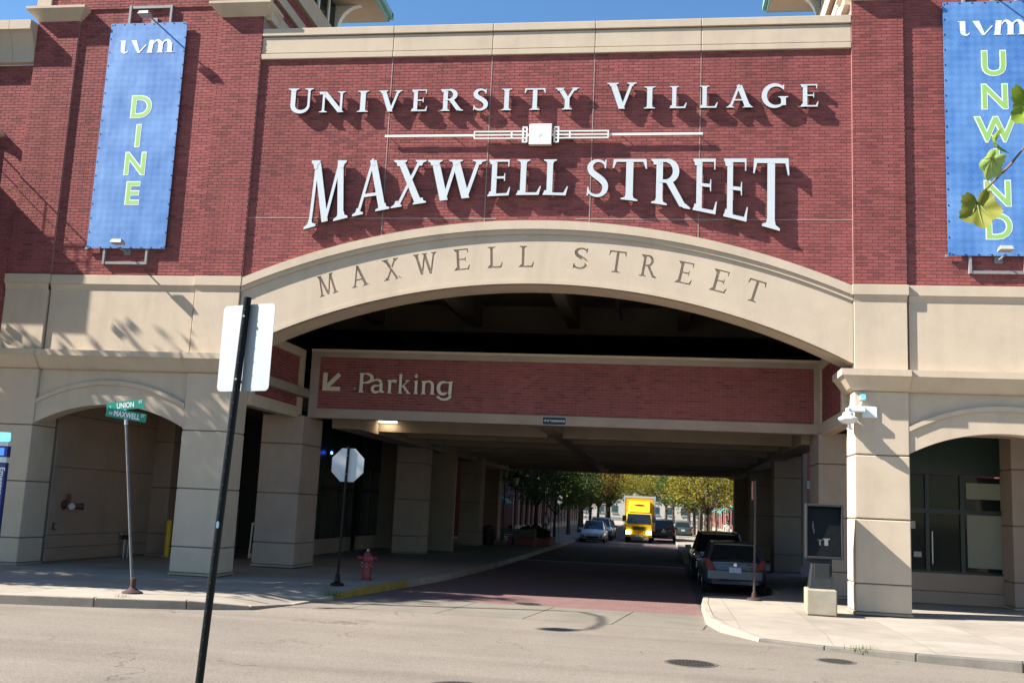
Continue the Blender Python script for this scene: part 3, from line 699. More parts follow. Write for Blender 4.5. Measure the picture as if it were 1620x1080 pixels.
# ------------------------------------------------------------ lettering: serif capitals built from strokes
def ST(x0, y0, x1, y1, w0, w1=None):
    w1 = w1 or w0
    return [(x0 - w0/2, y0), (x0 + w0/2, y0), (x1 + w1/2, y1), (x1 - w1/2, y1)]
def AR(cx, cy, rx, ry, a0, a1, wf, n=18):
    o, i = [], []
    for k in range(n + 1):
        t = k / n; a = rad(a0 + (a1 - a0) * t); w = wf(t) / 2
        nx, ny = cos(a) * ry, sin(a) * rx; l = sqrt(nx*nx + ny*ny) or 1; nx /= l; ny /= l
        x, y = cx + rx * cos(a), cy + ry * sin(a)
        o.append((x + nx*w, y + ny*w)); i.append((x - nx*w, y - ny*w))
    return o + i[::-1]
def SP(pts, ws, n=5):
    """smooth stroke through points with the given widths"""
    C = []
    k = len(pts)
    for i in range(k - 1):
        p0, p1, p2, p3 = pts[max(i-1, 0)], pts[i], pts[i+1], pts[min(i+2, k-1)]
        for j in range(n):
            t = j / n
            f = lambda a, b, c, d: .5 * (2*b + (c - a)*t + (2*a - 5*b + 4*c - d)*t*t + (3*b - a - 3*c + d)*t**3)
            C.append((f(p0[0], p1[0], p2[0], p3[0]), f(p0[1], p1[1], p2[1], p3[1]), ws[i] + (ws[i+1] - ws[i]) * t))
    C.append((*pts[-1], ws[-1])); o, q = [], []
    for i, (x, y, w) in enumerate(C):
        a, b = C[max(i-1, 0)], C[min(i+1, len(C)-1)]; dx, dy = b[0] - a[0], b[1] - a[1]; l = sqrt(dx*dx + dy*dy) or 1
        o.append((x - dy/l*w/2, y + dx/l*w/2)); q.append((x + dy/l*w/2, y - dx/l*w/2))
    return o + q[::-1]
def SF(x, y, w, s, d):
    """bracketed serif: half width w, stem width s, d=+1 foot, -1 head"""
    return [(x-w, y), (x+w, y), (x+w, y+.032*d), (x+s/2+.02, y+.065*d), (x+s/2, y+.13*d), (x-s/2, y+.13*d), (x-s/2-.02, y+.065*d), (x-w, y+.032*d)]
def glyph(c, s=.135, t=.065):
    G = []
    if c == 'I': G = [ST(.2,0,.2,1,s), SF(.2,0,.19,s,1), SF(.2,1,.19,s,-1)]
    elif c == 'U': G = [ST(.2,.3,.2,1,s), ST(.78,.3,.78,1,t), AR(.49,.31,.29,.275,180,360,lambda q: s+(t-s)*q**1.5), SF(.2,1,.2,s,-1), SF(.78,1,.16,t,-1)]
    elif c == 'N': G = [ST(.16,0,.16,1,t), ST(.15,1,.82,0,s*1.25), ST(.82,0,.82,1,t), SF(.16,0,.15,t,1), SF(.82,1,.15,t,-1), SF(.1,1,.12,s,-1)]
    elif c == 'V': G = [ST(.16,1,.46,0,s*1.1), ST(.76,1,.46,0,t*1.15), SF(.16,1,.18,s,-1), SF(.76,1,.15,t,-1)]
    elif c == 'E': G = [ST(.18,0,.18,1,s), SF(.13,0,.14,s,1), SF(.13,1,.14,s,-1),
                        [(.18,.94),(.62,.94),(.63,.80),(.66,.80),(.67,1),(.18,1)], [(.18,.475),(.50,.475),(.515,.40),(.54,.40),(.54,.62),(.515,.62),(.50,.535),(.18,.535)], [(.18,0),(.68,0),(.72,.23),(.69,.23),(.61,.065),(.18,.065)]]
    elif c == 'L': G = [ST(.18,0,.18,1,s), SF(.18,1,.19,s,-1), SF(.12,0,.13,s,1), [(.18,0),(.66,0),(.72,.25),(.69,.25),(.59,.07),(.18,.07)]]
    elif c == 'T': G = [ST(.42,0,.42,1,s), SF(.42,0,.2,s,1), [(.03,1),(.81,1),(.83,.77),(.80,.77),(.74,.93),(.10,.93),(.04,.77),(.01,.77)]]
    elif c == 'R': G = [ST(.18,0,.18,1,s), SF(.18,0,.18,s,1), SF(.12,1,.14,s,-1), AR(.32,.74,.24,.225,90,-90,lambda q: t+(s*1.0-t)*sin(pi*q)), [(.15,1),(.33,1),(.33,.93),(.15,.93)], [(.15,.55),(.34,.55),(.34,.48),(.15,.48)], ST(.40,.52,.74,.02,s*1.15), [(.66,.10),(.90,.0),(.90,.03),(.78,.10)], [(.68,.06),(.74,0),(.9,0),(.88,.035)]]
    elif c == 'S': G = [SP([(.56,.85),(.47,.935),(.35,.96),(.23,.91),(.17,.79),(.22,.65),(.35,.55),(.49,.44),(.565,.31),(.54,.16),(.44,.06),(.32,.04),(.20,.08),(.13,.18)], [t*.7,t*.9,t,s*.75,s*.95,s*1.05,s*1.1,s*1.1,s*1.0,s*.85,t*1.2,t,t*.9,t*.7]), [(.545,.76),(.575,.76),(.585,.985),(.555,.985),(.52,.87)], [(.145,.25),(.115,.25),(.10,.02),(.13,.02),(.165,.13)]]
    elif c == 'Y': G = [ST(.16,1,.44,.46,s*1.1), ST(.72,1,.44,.46,t*1.2), ST(.44,0,.44,.5,s), SF(.44,0,.19,s,1), SF(.16,1,.17,s,-1), SF(.73,1,.14,t,-1)]
    elif c == 'A': G = [ST(.12,0,.44,1,t*1.1), ST(.76,0,.44,1,s*1.15), [(.2,.31),(.68,.31),(.66,.37),(.22,.37)], SF(.12,0,.14,t,1), SF(.76,0,.18,s,1), [(.38,.9),(.5,.9),(.45,1.03),(.40,1.03)]]
    elif c == 'G': G = [AR(.5,.5,.40,.475,42,322,lambda q: t+(s*1.1-t)*sin(pi*min(1, q*1.05))), ST(.80,.08,.80,.45,s), SF(.79,.47,.18,s,-1), [(.78,.76),(.815,.76),(.82,.98),(.79,.98),(.74,.86)]]
    elif c == 'M': G = [ST(.12,0,.2,1,t*1.1), ST(.2,1,.5,.03,s*1.05), ST(.8,1,.5,.03,t*1.1), ST(.9,0,.8,1,s), SF(.12,0,.15,t,1), SF(.9,0,.18,s,1), SF(.16,1,.11,t,-1), SF(.85,1,.11,t,-1)]
    elif c == 'X': G = [ST(.16,1,.70,0,s*1.2), ST(.68,1,.14,0,t*1.2), SF(.16,1,.17,s,-1), SF(.70,1,.14,t,-1), SF(.12,0,.14,t,1), SF(.72,0,.17,s,1)]
    elif c == 'W': G = [ST(.14,1,.36,0,s*1.05), ST(.58,1,.36,0,t*1.1), ST(.56,1,.80,0,s*1.05), ST(1.04,1,.80,0,t*1.1), SF(.14,1,.15,s,-1), SF(.57,1,.14,t,-1), SF(1.05,1,.14,t,-1)]
    return G
def extent(G):
    xs_ = [p[0] for g in G for p in g]; return min(xs_), max(xs_)
def letter(name, G, fx, y0, depth, parent, mats, back=None, step=.0007):
    """G polygons -> extruded solid; fx maps (u,v) to (x,z)"""
    mb = MB()
    for k, g in enumerate(G):
        pts = [fx(*p) for p in g]
        mb.prism(pts, y0 - depth - k*step, y0 if back is None else back, 'y', 0, 1 if len(mats) > 1 else 0)
    return mb.build(name, mats, parent)
def fit(G, x0, x1):
    a, b = extent(G); return lambda u: x0 + (u - a) * (x1 - x0) / (b - a)
# first line
def sign_line(items, zb, root, depth=.10, stand=.045, mats=(FACE_W, RETURN)):
    for c, x0, x1, h in items:
        G = glyph(c, .175, .085); f = fit(G, x0, x1)
        lt = letter('letter', G, lambda u, v: (f(u), zb + v * h), WY - stand, depth, root, mats)
        pm = MB()
        for u in (.3, .7):
            xx = x0 + (x1 - x0) * u
            pm.tube([(xx, WY + .01, zb + h * .04), (xx, WY - stand - .03, zb + h * .04)], .008, 6)
        pm.build('stud', GALV, lt)
l1 = thing('wall_sign', 'white raised serif letters reading UNIVERSITY VILLAGE on brick wall', 'sign', (0, 0, 0))
UV = [('U',-10.02,-9.32,.67),('N',-9.16,-8.44,.57),('I',-8.11,-7.81,.58),('V',-7.54,-6.91,.58),('E',-6.66,-6.23,.59),('R',-5.89,-5.28,.59),('S',-5.03,-4.64,.59),('I',-4.29,-4.03,.58),('T',-3.70,-3.16,.58),('Y',-2.91,-2.31,.58),
      ('V',-1.60,-.86,.69),('I',-.67,-.39,.58),('L',-.03,.39,.58),('L',.71,1.15,.58),('A',1.36,2.0,.58),('G',2.21,2.85,.59),('E',3.14,3.57,.58)]
sign_line(UV, 12.02, l1)
# second line: flat top, feet on an arc
l2 = thing('wall_sign', 'large white raised serif letters reading MAXWELL STREET with curved baseline', 'sign')
MS = [('M',-9.30,-8.15),('A',-8.03,-7.06),('X',-7.02,-6.11),('W',-6.12,-4.60),('E',-4.53,-3.96),('L',-3.80,-3.18),('L',-3.13,-2.50),
      ('S',-2.03,-1.50),('T',-1.40,-.55),('R',-.45,.52),('E',.58,1.16),('E',1.32,1.90),('T',2.02,2.88)]
zt2 = 10.70
zb2 = lambda x: 9.775 - .0255 * (x + 3.27)**2
for c, x0, x1 in MS:
    G = glyph(c, s=.17 if c in 'ELT' else .15, t=.07); f = fit(G, x0, x1)
    lt = letter('letter', G, lambda u, v: (f(u), zb2(f(u)) + v * (zt2 - zb2(f(u)))), WY - .05, .11, l2, (FACE_W, RETURN))
    pm = MB()
    for xx in (x0 + .25 * (x1 - x0), x0 + .75 * (x1 - x0)):
        zz = zt2 - .04 if c in 'XWET' else zb2(xx) + .03
        pm.tube([(xx, WY + .01, zz), (xx, WY - .09, zz)], .008, 6)
    pm.build('stud', GALV, lt)

# the ornament bar between the two lines
orn = thing('sign_ornament', 'long thin white metal bar with square panel between two lines of letters', 'sign')
zc = 11.36
MB().box(-7.31, -4.96, -.06, -.02, zc - .03, zc + .03).build('bar', METAL_W, orn, bevel=.006)
MB().box(-1.53, .80, -.06, -.02, zc - .03, zc + .03).build('bar', METAL_W, orn, bevel=.006)
for s_ in (-1, 1):
    c0 = -3.245
    X = lambda d: c0 + s_ * d
    fr = MB()
    def bx(a, b, z0, z1, y0=-.085, y1=-.02):
        a, b = sorted((X(a), X(b))); fr.box(a, b, y0, y1, z0, z1)
    bx(.40, 1.72, zc + .075, zc + .105); bx(.40, 1.72, zc - .105, zc - .075); bx(.40, 1.72, zc - .015, zc + .015, -.084)
    bx(1.69, 1.72, zc - .1, zc + .1, -.086); bx(.72, .76, zc - .1, zc + .1, -.083)
    fr.build('grille', METAL_W, orn)
    fr = MB()
    bx(.335, .375, zc - .21, zc + .21); bx(.43, .47, zc - .21, zc + .21); bx(.335, .47, zc + .18, zc + .21, -.087); bx(.335, .47, zc - .21, zc - .18, -.087); bx(.335, .47, zc + .07, zc + .10, -.0865); bx(.335, .47, zc - .10, zc - .07, -.0865)
    fr.build('bracket_plate', METAL_W, orn)
    fr = MB(); bx(.26, .345, zc - .03, zc + .03, -.07); fr.build('link', METAL_W, orn)
MB().box(-3.245 - .285, -3.245 + .285, -.12, .0, zc - .275, zc + .275).build('square_panel', METAL_W, orn, bevel=.012)
MB().prism([(-3.29, zc - .09), (-3.20, zc - .01), (-3.28, zc + .08)], -.1235, -.118).build('faded_emblem', mat('emblem_grey', (.55, .56, .54), .6, .1), orn)
pm = MB()
for x in (-7.2, -5.5, -4.2, -2.3, -1.2, .7): pm.tube([(x, WY + .01, zc), (x, -.03, zc)], .012, 6)
pm.tube([(-3.245, WY + .01, zc), (-3.245, -.01, zc)], .03, 6)
pm.build('stud', GALV, orn)

# words cut into the arch: boolean difference
RB, ZB0 = 18.2, 7.95 - 18.2
cut = MB()
def cut_letter(c, x, w):
    G = glyph(c, s=.125, t=.075); a, b = extent(G); th = math.asin((x - CX) / (RB + .27))
    for k, g in enumerate(G):
        pts = []
        for u, v in g:
            lu = ((u - (a + b) / 2) / (b - a)) * w; r = RB + v * .545
            pts.append((CX + sin(th) * r + cos(th) * lu, ZB0 + cos(th) * r - sin(th) * lu))
        cut.prism(pts, -.03, .098 - k * .0009)
for c, x, w in zip('MAXWELLSTREET', (-8.60, -7.77, -6.93, -6.05, -5.13, -4.28, -3.48, -2.12, -1.23, -.44, .43, 1.27, 2.10), (.52, .46, .46, .62, .40, .38, .38, .37, .43, .45, .40, .40, .43)):
    cut_letter(c, x, w)
co = cut.build('letter_cutter', STONE)
bo = arch.modifiers.new('words', 'BOOLEAN'); bo.object = co; bo.operation = 'DIFFERENCE'; bo.solver = 'EXACT'; bo.use_self = True
bpy.context.view_layer.update()
ev = arch.evaluated_get(bpy.context.evaluated_depsgraph_get())
nm = bpy.data.meshes.new_from_object(ev); arch.modifiers.clear()
if len(nm.polygons) > 100: arch.data = nm
bpy.data.objects.remove(co)
# Parking sign on the beam
pk = thing('wall_sign', 'cream metal letters reading Parking with arrow on shaded brick beam', 'sign')
PG = {
 'P': [ST(.14,.06,.14,.95,.17), [(.0,0),(.3,0),(.28,.05),(.22,.09),(.06,.09),(.02,.05)], [(.0,1),(.32,1),(.32,.92),(.05,.92)], AR(.33,.735,.33,.23,90,-100,lambda q: .075+.10*sin(pi*q)), [(.2,.55),(.34,.545),(.30,.47),(.2,.44)]],
 'a': [AR(.30,.50,.23,.17,160,15,lambda q: .07+.08*q), ST(.54,.10,.53,.52,.16), AR(.28,.20,.20,.17,60,330,lambda q: .07+.09*sin(pi*q)), [(.36,.40),(.52,.44),(.52,.37),(.36,.33)], [(.46,.08),(.56,.0),(.74,.03),(.72,.09),(.62,.12)], AR(.33,.22,.25,.18,300,350,lambda q:.06)],
 'r': [ST(.13,.04,.13,.66,.16), [(.0,0),(.27,0),(.24,.06),(.03,.06)], [(-.02,.66),(.2,.70),(.2,.58),(.0,.60)], AR(.32,.44,.17,.20,150,55,lambda q:.07+.10*q), [(.36,.66),(.53,.68),(.46,.52),(.38,.55)]],
 'k': [ST(.13,.03,.13,1.0,.16), [(.0,0),(.27,0),(.24,.06),(.03,.06)], [(.0,.97),(.21,1.02),(.21,.93),(.03,.92)], ST(.22,.33,.56,.66,.09), [(.4,.64),(.68,.64),(.66,.70),(.42,.70)], ST(.28,.42,.62,.03,.17), [(.5,0),(.76,0),(.72,.06),(.52,.06)]],
 'i': [ST(.14,.03,.14,.66,.16), [(.0,0),(.28,0),(.25,.06),(.03,.06)], [(.0,.66),(.22,.70),(.22,.60),(.02,.60)], AR(.13,.92,.05,.055,0,360,lambda q:.10)],
 'n': [ST(.14,.03,.14,.66,.16), [(.0,0),(.28,0),(.25,.06),(.03,.06)], [(.0,.66),(.22,.70),(.22,.60),(.02,.60)], AR(.38,.44,.22,.22,150,0,lambda q:.07+.09*q), ST(.60,.03,.60,.46,.16), [(.46,0),(.74,0),(.71,.06),(.49,.06)]],
 'g': [AR(.33,.34,.25,.31,60,318,lambda q:.08+.10*sin(pi*q)), ST(.66,.0,.68,.60,.16), [(.42,.66),(.80,.70),(.79,.62),(.62,.58),(.44,.61)], AR(.38,-.02,.32,.22,0,-165,lambda q:.15-.05*q), [(.0,-.10),(.14,-.04),(.13,-.14),(.02,-.18)]]}
for c, x0, x1 in (('P',490,645),('a',620,765),('r',785,890),('k',900,1035),('i',1060,1110),('n',1135,1280),('g',1295,1460)):
    G = PG[c]; a, b = -9.09 + (x0 - 490) * .002979, -9.09 + (x1 - 490) * .002979; f = fit(G, a, b)
    lt = letter('letter', G, lambda u, v: (f(u), 5.215 + v * .585), BY, .05, pk, (TRIMCAP, RETURN))
    MB().tube([((a+b)/2 - .02, BY + .04, 5.3), ((a+b)/2 - .02, BY - .02, 5.3)], .012, 6).build('stud', GALV, lt)
ar = letter('arrow', [[(0,0),(.55,0),(.55,.13),(.14,.13),(.14,.55),(0,.55)], [(.02,.10),(.12,.02),(.56,.46),(.46,.56)]], lambda u, v: (-10.21 + u*1.02, 5.235 + v*1.0), BY, .05, pk, (TRIMCAP, RETURN))
MB().tube([(-10.1, BY + .04, 5.3), (-10.1, BY - .02, 5.3)], .012, 6).build('stud', GALV, ar)
MB().box(-9.24, -9.17, BY - .03, BY + .03, 5.28, 5.37).build('junction_box', GREY, pk)
# ------------------------------------------------------------ built-in font text as flat mesh
def text_mb(s, size, off=0., ext=.001):
    cu = bpy.data.curves.new('txt', 'FONT'); cu.body = s; cu.size = size; cu.offset = off; cu.extrude = ext; cu.align_x = 'CENTER'; cu.align_y = 'CENTER'; cu.resolution_u = 4
    ob = bpy.data.objects.new('txt', cu); COL.objects.link(ob)
    bpy.context.view_layer.update()
    me = bpy.data.meshes.new_from_object(ob.evaluated_get(bpy.context.evaluated_depsgraph_get()))
    mb = MB(); mb.add([tuple(v.co) for v in me.vertices], [tuple(p.vertices) for p in me.polygons])
    bpy.data.objects.remove(ob); bpy.data.curves.remove(cu); bpy.data.meshes.remove(me)
    return mb
def text_on(name, s, size, mat_, parent, M, off=0., sx=1., ext=.001):
    """M: matrix placing the text plane (text x -> local x, text y -> local y, normal -> z)"""
    mb = text_mb(s, size, off, ext)
    mb.v = [tuple(M @ Vector((v[0] * sx, v[1], v[2]))) for v in mb.v]
    return mb.build(name, mat_, parent, fix=False)
FRONT = Matrix.Rotation(pi/2, 4, 'X')     # text facing -Y
def at(x, y, z, rot=FRONT): return Matrix.Translation((x, y, z)) @ rot

# ------------------------------------------------------------ banners
def banner_mat():
    m = mat('banner_print', (.085, .20, .50), .6, 0, fine=.03, spec=.3)
    nt = m.node_tree; N = nt.nodes; L = nt.links; b = N['Principled BSDF']
    g = N.new('ShaderNodeNewGeometry'); mp = N.new('ShaderNodeMapping'); mp.inputs['Rotation'].default_value = (0, rad(45), 0); L.new(g.outputs['Position'], mp.inputs[0])
    ch = N.new('ShaderNodeTexChecker'); ch.inputs['Scale'].default_value = 7.5; L.new(mp.outputs[0], ch.inputs['Vector'])
    ch2 = N.new('ShaderNodeTexChecker'); ch2.inputs['Scale'].default_value = 3.1; L.new(mp.outputs[0], ch2.inputs['Vector'])
    nz = N.new('ShaderNodeTexNoise'); nz.inputs['Scale'].default_value = .9; nz.inputs['Detail'].default_value = 3; L.new(g.outputs['Position'], nz.inputs['Vector'])
    nz2 = N.new('ShaderNodeTexNoise'); nz2.inputs['Scale'].default_value = 3; L.new(g.outputs['Position'], nz2.inputs['Vector'])
    def mth(op, a, b_):
        k = N.new('ShaderNodeMath'); k.operation = op
        for i, q in enumerate((a, b_)):
            if isinstance(q, (int, float)): k.inputs[i].default_value = q
            else: L.new(q, k.inputs[i])
        return k.outputs[0]
    v = mth('ADD', mth('MULTIPLY', ch.outputs['Fac'], mth('MULTIPLY', nz2.outputs['Fac'], .17)), mth('MULTIPLY', ch2.outputs['Fac'], .03))
    v = mth('ADD', v, mth('MULTIPLY', nz.outputs['Fac'], 1.0))
    rp = N.new('ShaderNodeValToRGB'); e = rp.color_ramp.elements
    e[0].position = .35; e[0].color = (.045, .15, .40, 1); e[1].position = .95; e[1].color = (.17, .33, .62, 1)
    L.new(v, rp.inputs[0]); L.new(rp.outputs[0], b.inputs['Base Color'])
    mp2 = N.new('ShaderNodeMapping'); mp2.inputs['Scale'].default_value = (1.2, 1, .8); mp2.inputs['Rotation'].default_value = (0, rad(25), 0); L.new(g.outputs['Position'], mp2.inputs[0])
    wz = N.new('ShaderNodeTexNoise'); wz.inputs['Scale'].default_value = 1.3; wz.inputs['Detail'].default_value = 2; L.new(mp2.outputs[0], wz.inputs['Vector'])
    bp = N.new('ShaderNodeBump'); bp.inputs['Strength'].default_value = .22; bp.inputs['Distance'].default_value = .08; L.new(wz.outputs['Fac'], bp.inputs['Height']); L.new(bp.outputs[0], b.inputs['Normal'])
    return m
BANNER = banner_mat()
PGREEN = mat('print_green', (.26, .47, .13), .6, 0, fine=.02); PWHITE = mat('print_white', (.70, .74, .74), .6, 0, fine=.02)
FLOODM = mat('floodlight_metal', (.33, .32, .29), .5, .1)
def flood(t, x, z, up):
    """small floodlight on an arm; up=True sits above a banner and aims down"""
    s = 1 if up else -1
    MB().tube([(x, WY + .0, z + s*.10), (x, -.42, z + s*.10)], .022, 8).build('lamp_arm', GREY, t)
    MB().box(x-.09, x+.09, WY - .03, WY + .02, z + s*.02, z + s*.18).build('arm_plate', GREY, t)
    h = MB()
    a, b = z - .02, z + .10
    h.add([(x-.16,-.36,a),(x+.16,-.36,a),(x+.16,-.60,a+.02),(x-.16,-.60,a+.02),(x-.13,-.38,b),(x+.13,-.38,b),(x+.13,-.56,b),(x-.13,-.56,b)], [(0,3,2,1),(4,5,6,7),(0,1,5,4),(1,2,6,5),(2,3,7,6),(3,0,4,7)])
    h.build('lamp_head', FLOODM, t, bevel=.01)
def logo_uvm(t, xc, z0, w, y):
    h = .37; k = w / 1.62
    P = [[(-.02,1),(.26,1),(.26,.28),(.0,.3)], [(-.12,1),(.06,1),(.06,.96),(-.12,.96)], AR(.30,.27,.17,.23,180,345,lambda q: .26 - .24*q),
         [(.62,1),(.95,1),(1.25,.0),(1.10,.0)], [(1.12,.0),(1.21,.0),(1.62,.62),(1.57,.66)],
         [(1.70,0),(1.98,0),(2.08,1),(1.80,1)], [(1.66,0),(2.06,0),(2.06,.04),(1.66,.04)], AR(2.28,.68,.18,.29,175,20,lambda q:.02+.22*q),
         [(2.36,0),(2.64,0),(2.66,.85),(2.38,.85)], [(2.30,0),(2.72,0),(2.72,.04),(2.30,.04)], AR(2.86,.68,.20,.29,175,10,lambda q:.02+.24*q), [(2.96,0),(3.24,0),(3.24,.75),(2.96,.75)], [(2.86,0),(3.40,0),(3.40,.04),(2.86,.04)]]
    mb = MB()
    for i, g in enumerate(P): mb.prism([(xc - w/2 + (u + .12) / 3.52 * w, z0 + v * h) for u, v in g], y - .004 - i*.0004, y + .001)
    mb.build('printed_logo', PWHITE, t)
def banner(label, x0, x1, word, zs, size):
    t = thing('banner', label, 'banner', (0, 0, 0), group=None)
    y = -.035; z0, z1 = 8.32, 14.67
    n_ = 12; mb = MB()
    pts = []
    cl = MB().box(x0, x1, y, y + .012, z0, z1); cl.build('cloth', BANNER, t)
    fr = MB()
    for x in (x0 + .5, x1 - .52):
        fr.box(x-.03, x+.03, y + .02, WY + .02, 7.9, 15.2 if True else 0)
    fr.box(x0 + .5, x1 - .52, y + .03, WY + .015, 7.9, 7.97); fr.box(x0 + .5, x1 - .52, y + .03, WY + .015, 15.12, 15.19)
    fr.box(x0 + .02, x1 - .02, y + .013, y + .05, z0 + .02, z0 + .06); fr.box(x0 + .02, x1 - .02, y + .013, y + .05, z1 - .06, z1 - .02)
    fr.box(x0 - .05, x0 + .04, y + .0125, y + .06, z0 - .03, z0 + .03)
    fr.build('mounting_frame', GREY, t)
    gr = MB()
    for k in range(17):
        z = z0 + .05 + (z1 - z0 - .1) * k / 16
        for x in (x0 + .03, x1 - .03): gr.box(x-.012, x+.012, y - .006, y, z-.02, z+.02)
    for k in range(8):
        x = x0 + .1 + (x1 - x0 - .2) * k / 7
        for z in (z0 + .03, z1 - .03): gr.box(x-.02, x+.02, y - .006, y, z-.012, z+.012)
    tag(gr.build('grommets', DARKM, t), kind='stuff')
    logo_uvm(t, (x0 + x1)/2 + (.03 if x0 > 0 else 0), 13.80, 1.62, y)
    xc = (x0 + x1) / 2 + (0.02 if x0 < 0 else .02)
    for ch, z in zip(word, zs):
        text_on('printed_letter_outline', ch, size, PWHITE, t, at(xc, y - .0025, z), .034, 1.0)
        text_on('printed_letter', ch, size, PGREEN, t, at(xc, y - .0045, z), .010, 1.0)
    flood(t, (x0 + x1)/2 + .1, z1 + .0, True); flood(t, (x0 + x1)/2 + .02, z0 + .02, False)
    return t
banner('tall blue banner with green word DINE hung on brick wall', -15.30, -13.08, 'DINE', (12.22, 11.40, 10.62, 9.80), .86)
banner('tall blue banner with green word UNWIND hung on brick wall behind vine leaves', 6.52, 8.76, 'UNWIND', (13.05, 12.20, 11.38, 10.58, 9.80, 9.00), .86)

# clearance plate on the beam edge
t = thing('clearance_sign', 'small black clearance plate with white text on the parking beam edge', 'sign', (-3.155, BY - .02, 4.55))
def rrect(w, h, r, n=5):
    P = []
    for cx_, cz, a0 in ((w/2-r, h/2-r, 0), (-w/2+r, h/2-r, 90), (-w/2+r, -h/2+r, 180), (w/2-r, -h/2+r, 270)):
        for i in range(n + 1):
            a = rad(a0 + 90 * i / n); P.append((cx_ + r*cos(a), cz + r*sin(a)))
    return P
MB().prism(rrect(.70, .24, .05), -.012, 0).build('border', mat('plate_border', (.30, .36, .38), .5, .05), t)
MB().prism(rrect(.67, .21, .04), -.016, -.011).build('plate', mat('plate_black', (.012, .02, .024), .5, .1), t)
text_on('lettering', "13'-6\" CLEARANCE", .075, PWHITE, t, at(0, -.018, 0), .002)
# ------------------------------------------------------------ street furniture
POST = mat('post_green_black', (.004, .006, .008), .4, .25, 10, spec=.12)
SIGNBACK = mat('sign_back_aluminium', (.30, .325, .34), .55, .08, 3, metal=.15, fine=.06, tint=(.25, .275, .29))
RUST = mat('rusty_red_metal', (.10, .035, .03), .8, .3, 14)
SGREEN = mat('street_sign_green', (.0, .21, .145), .45, .05, spec=.5)
def plate(w, h, r, t0, t1): return MB().prism(rrect(w, h, r), t0, t1)
# foreground sign seen from behind
t = thing('road_sign', 'blank white back of a rectangular road sign on dark post in the foreground', 'sign', (-3.965, -16.0, -.02))
pole = MB().tube([(0, 0, 0), (.158, 0, 3.86)], .034, 14).build('post', POST, t, smooth=True)
hl = MB()
for k in range(30):
    z = .2 + k * .122; x = z * .041
    hl.lathe([(.008, -.0372), (.008, -.030)], 8, (x, 0, z), 'y')
hl.build('bolt_holes', BLACK, pole)
pl_ = plate(.62, .80, .045, .04, .044).build('sign_plate', SIGNBACK, t, loc=(.150, 0, 3.40)); pl_.rotation_euler = (0, 0, rad(-20))
for z in (3.10, 3.68): MB().lathe([(.011, -.045), (.011, .045)], 8, (z*.041, 0, z), 'y').build('bolt', GALV, t)
MB().prism(rrect(.025, .06, .012), -.0385, -.030).build('sticker', mat('sticker_blue', (.12, .2, .28), .5, 0, fine=0), t, loc=(.075, 0, 1.80))
# street name post, leaning
t = thing('street_name_sign', 'leaning grey post with green street name blades on the left sidewalk', 'street sign', (-10.45, -4.95, 0))
L_ = Vector((-.50, 0, 3.38))
MB().tube([(0, 0, .05), tuple(L_)], .03, 10).build('post', mat('grey_post', (.09, .095, .10), .6, .25, 8), t, smooth=True)
MB().tube([tuple(L_ - L_.normalized() * .03), tuple(L_ + L_.normalized() * .30)], [.04, .025], 10).build('cap_bracket', GALV, t, smooth=True)
MB().lathe([(.21, 0), (.20, .03), (.10, .07), (.055, .12), (.055, .30), (.03, .31)], 14).build('base_flange', mat('dark_rust_base', (.05, .022, .02), .8, .3), t, smooth=True)
def blade(c, text, pre, suf, tilt, yaw, name):
    b = MB().prism(rrect(.80, .18, .015), -.006, .006).build(name, SGREEN, t, bevel=0)
    b.rotation_euler = (0, tilt, yaw); b.location = c
    text_on('lettering', text, .155, PWHITE, b, at(.0, -.008, -.005), .004, .72)
    text_on('lettering', pre, .09, PWHITE, b, at(-.32, -.008, -.02), .001, .8); text_on('lettering', suf, .09, PWHITE, b, at(.32, -.008, .035), .001, .8)
blade((-.555, 0, 3.755), 'UNION', 'S', 'ST', -rad(7.5), rad(4), 'name_blade')
blade((-.50, -.02, 3.55), 'MAXWELL', 'W', 'ST', rad(5), rad(42), 'name_blade')
# stop sign from behind
t = thing('stop_sign', 'grey back of an octagonal stop sign on a dark post by the hydrant', 'stop sign', (-7.69, -.27, 0))
MB().tube([(0, 0, .04), (.05, 0, 3.33)], .032, 10).build('post', POST, t, smooth=True)
MB().lathe([(.17, 0), (.16, .04), (.07, .08), (.05, .26), (.03, .27)], 12).build('base_flange', POST, t, smooth=True)
oc = [(.405 / cos(pi/8) * cos(pi/8 + k*pi/4), .405 / cos(pi/8) * sin(pi/8 + k*pi/4)) for k in range(8)]
MB().prism(oc, .034, .038).build('sign_plate', mat('sign_back_grey', (.40, .44, .46), .6, .06), t, loc=(.05, 0, 2.87))
MB().prism([(p[0]*.985, p[1]*.985) for p in oc], .038, .041).build('sign_face', RED, t, loc=(.05, 0, 2.87))
for z in (2.65, 3.1): MB().lathe([(.012, -.04), (.012, .044)], 8, (z*.015, 0, z), 'y').build('bolt', GALV, t)
# thin post by the right kerb with a small sign turned away
t = thing('parking_sign', 'thin rusty brown post with a small sign turned away beside parked silver hatchback', 'sign', (2.33, 2.35, 0))
MB().tube([(0, 0, .03), (.0, 0, 2.98)], .03, 8).build('post', mat('brown_post', (.05, .04, .04), .6, .2), t, smooth=True)
MB().lathe([(.20, 0), (.18, .04), (.07, .08), (.05, .2), (.03, .21)], 12).build('base_flange', mat('dark_rust', (.035, .018, .016), .8, .3), t, smooth=True)
b = plate(.30, .46, .02, -.002, .002).build('sign_plate', mat('pink_red_sign', (.45, .25, .22), .5, .05), t, loc=(-.03, .05, 2.72)); b.rotation_euler = (0, 0, rad(68))
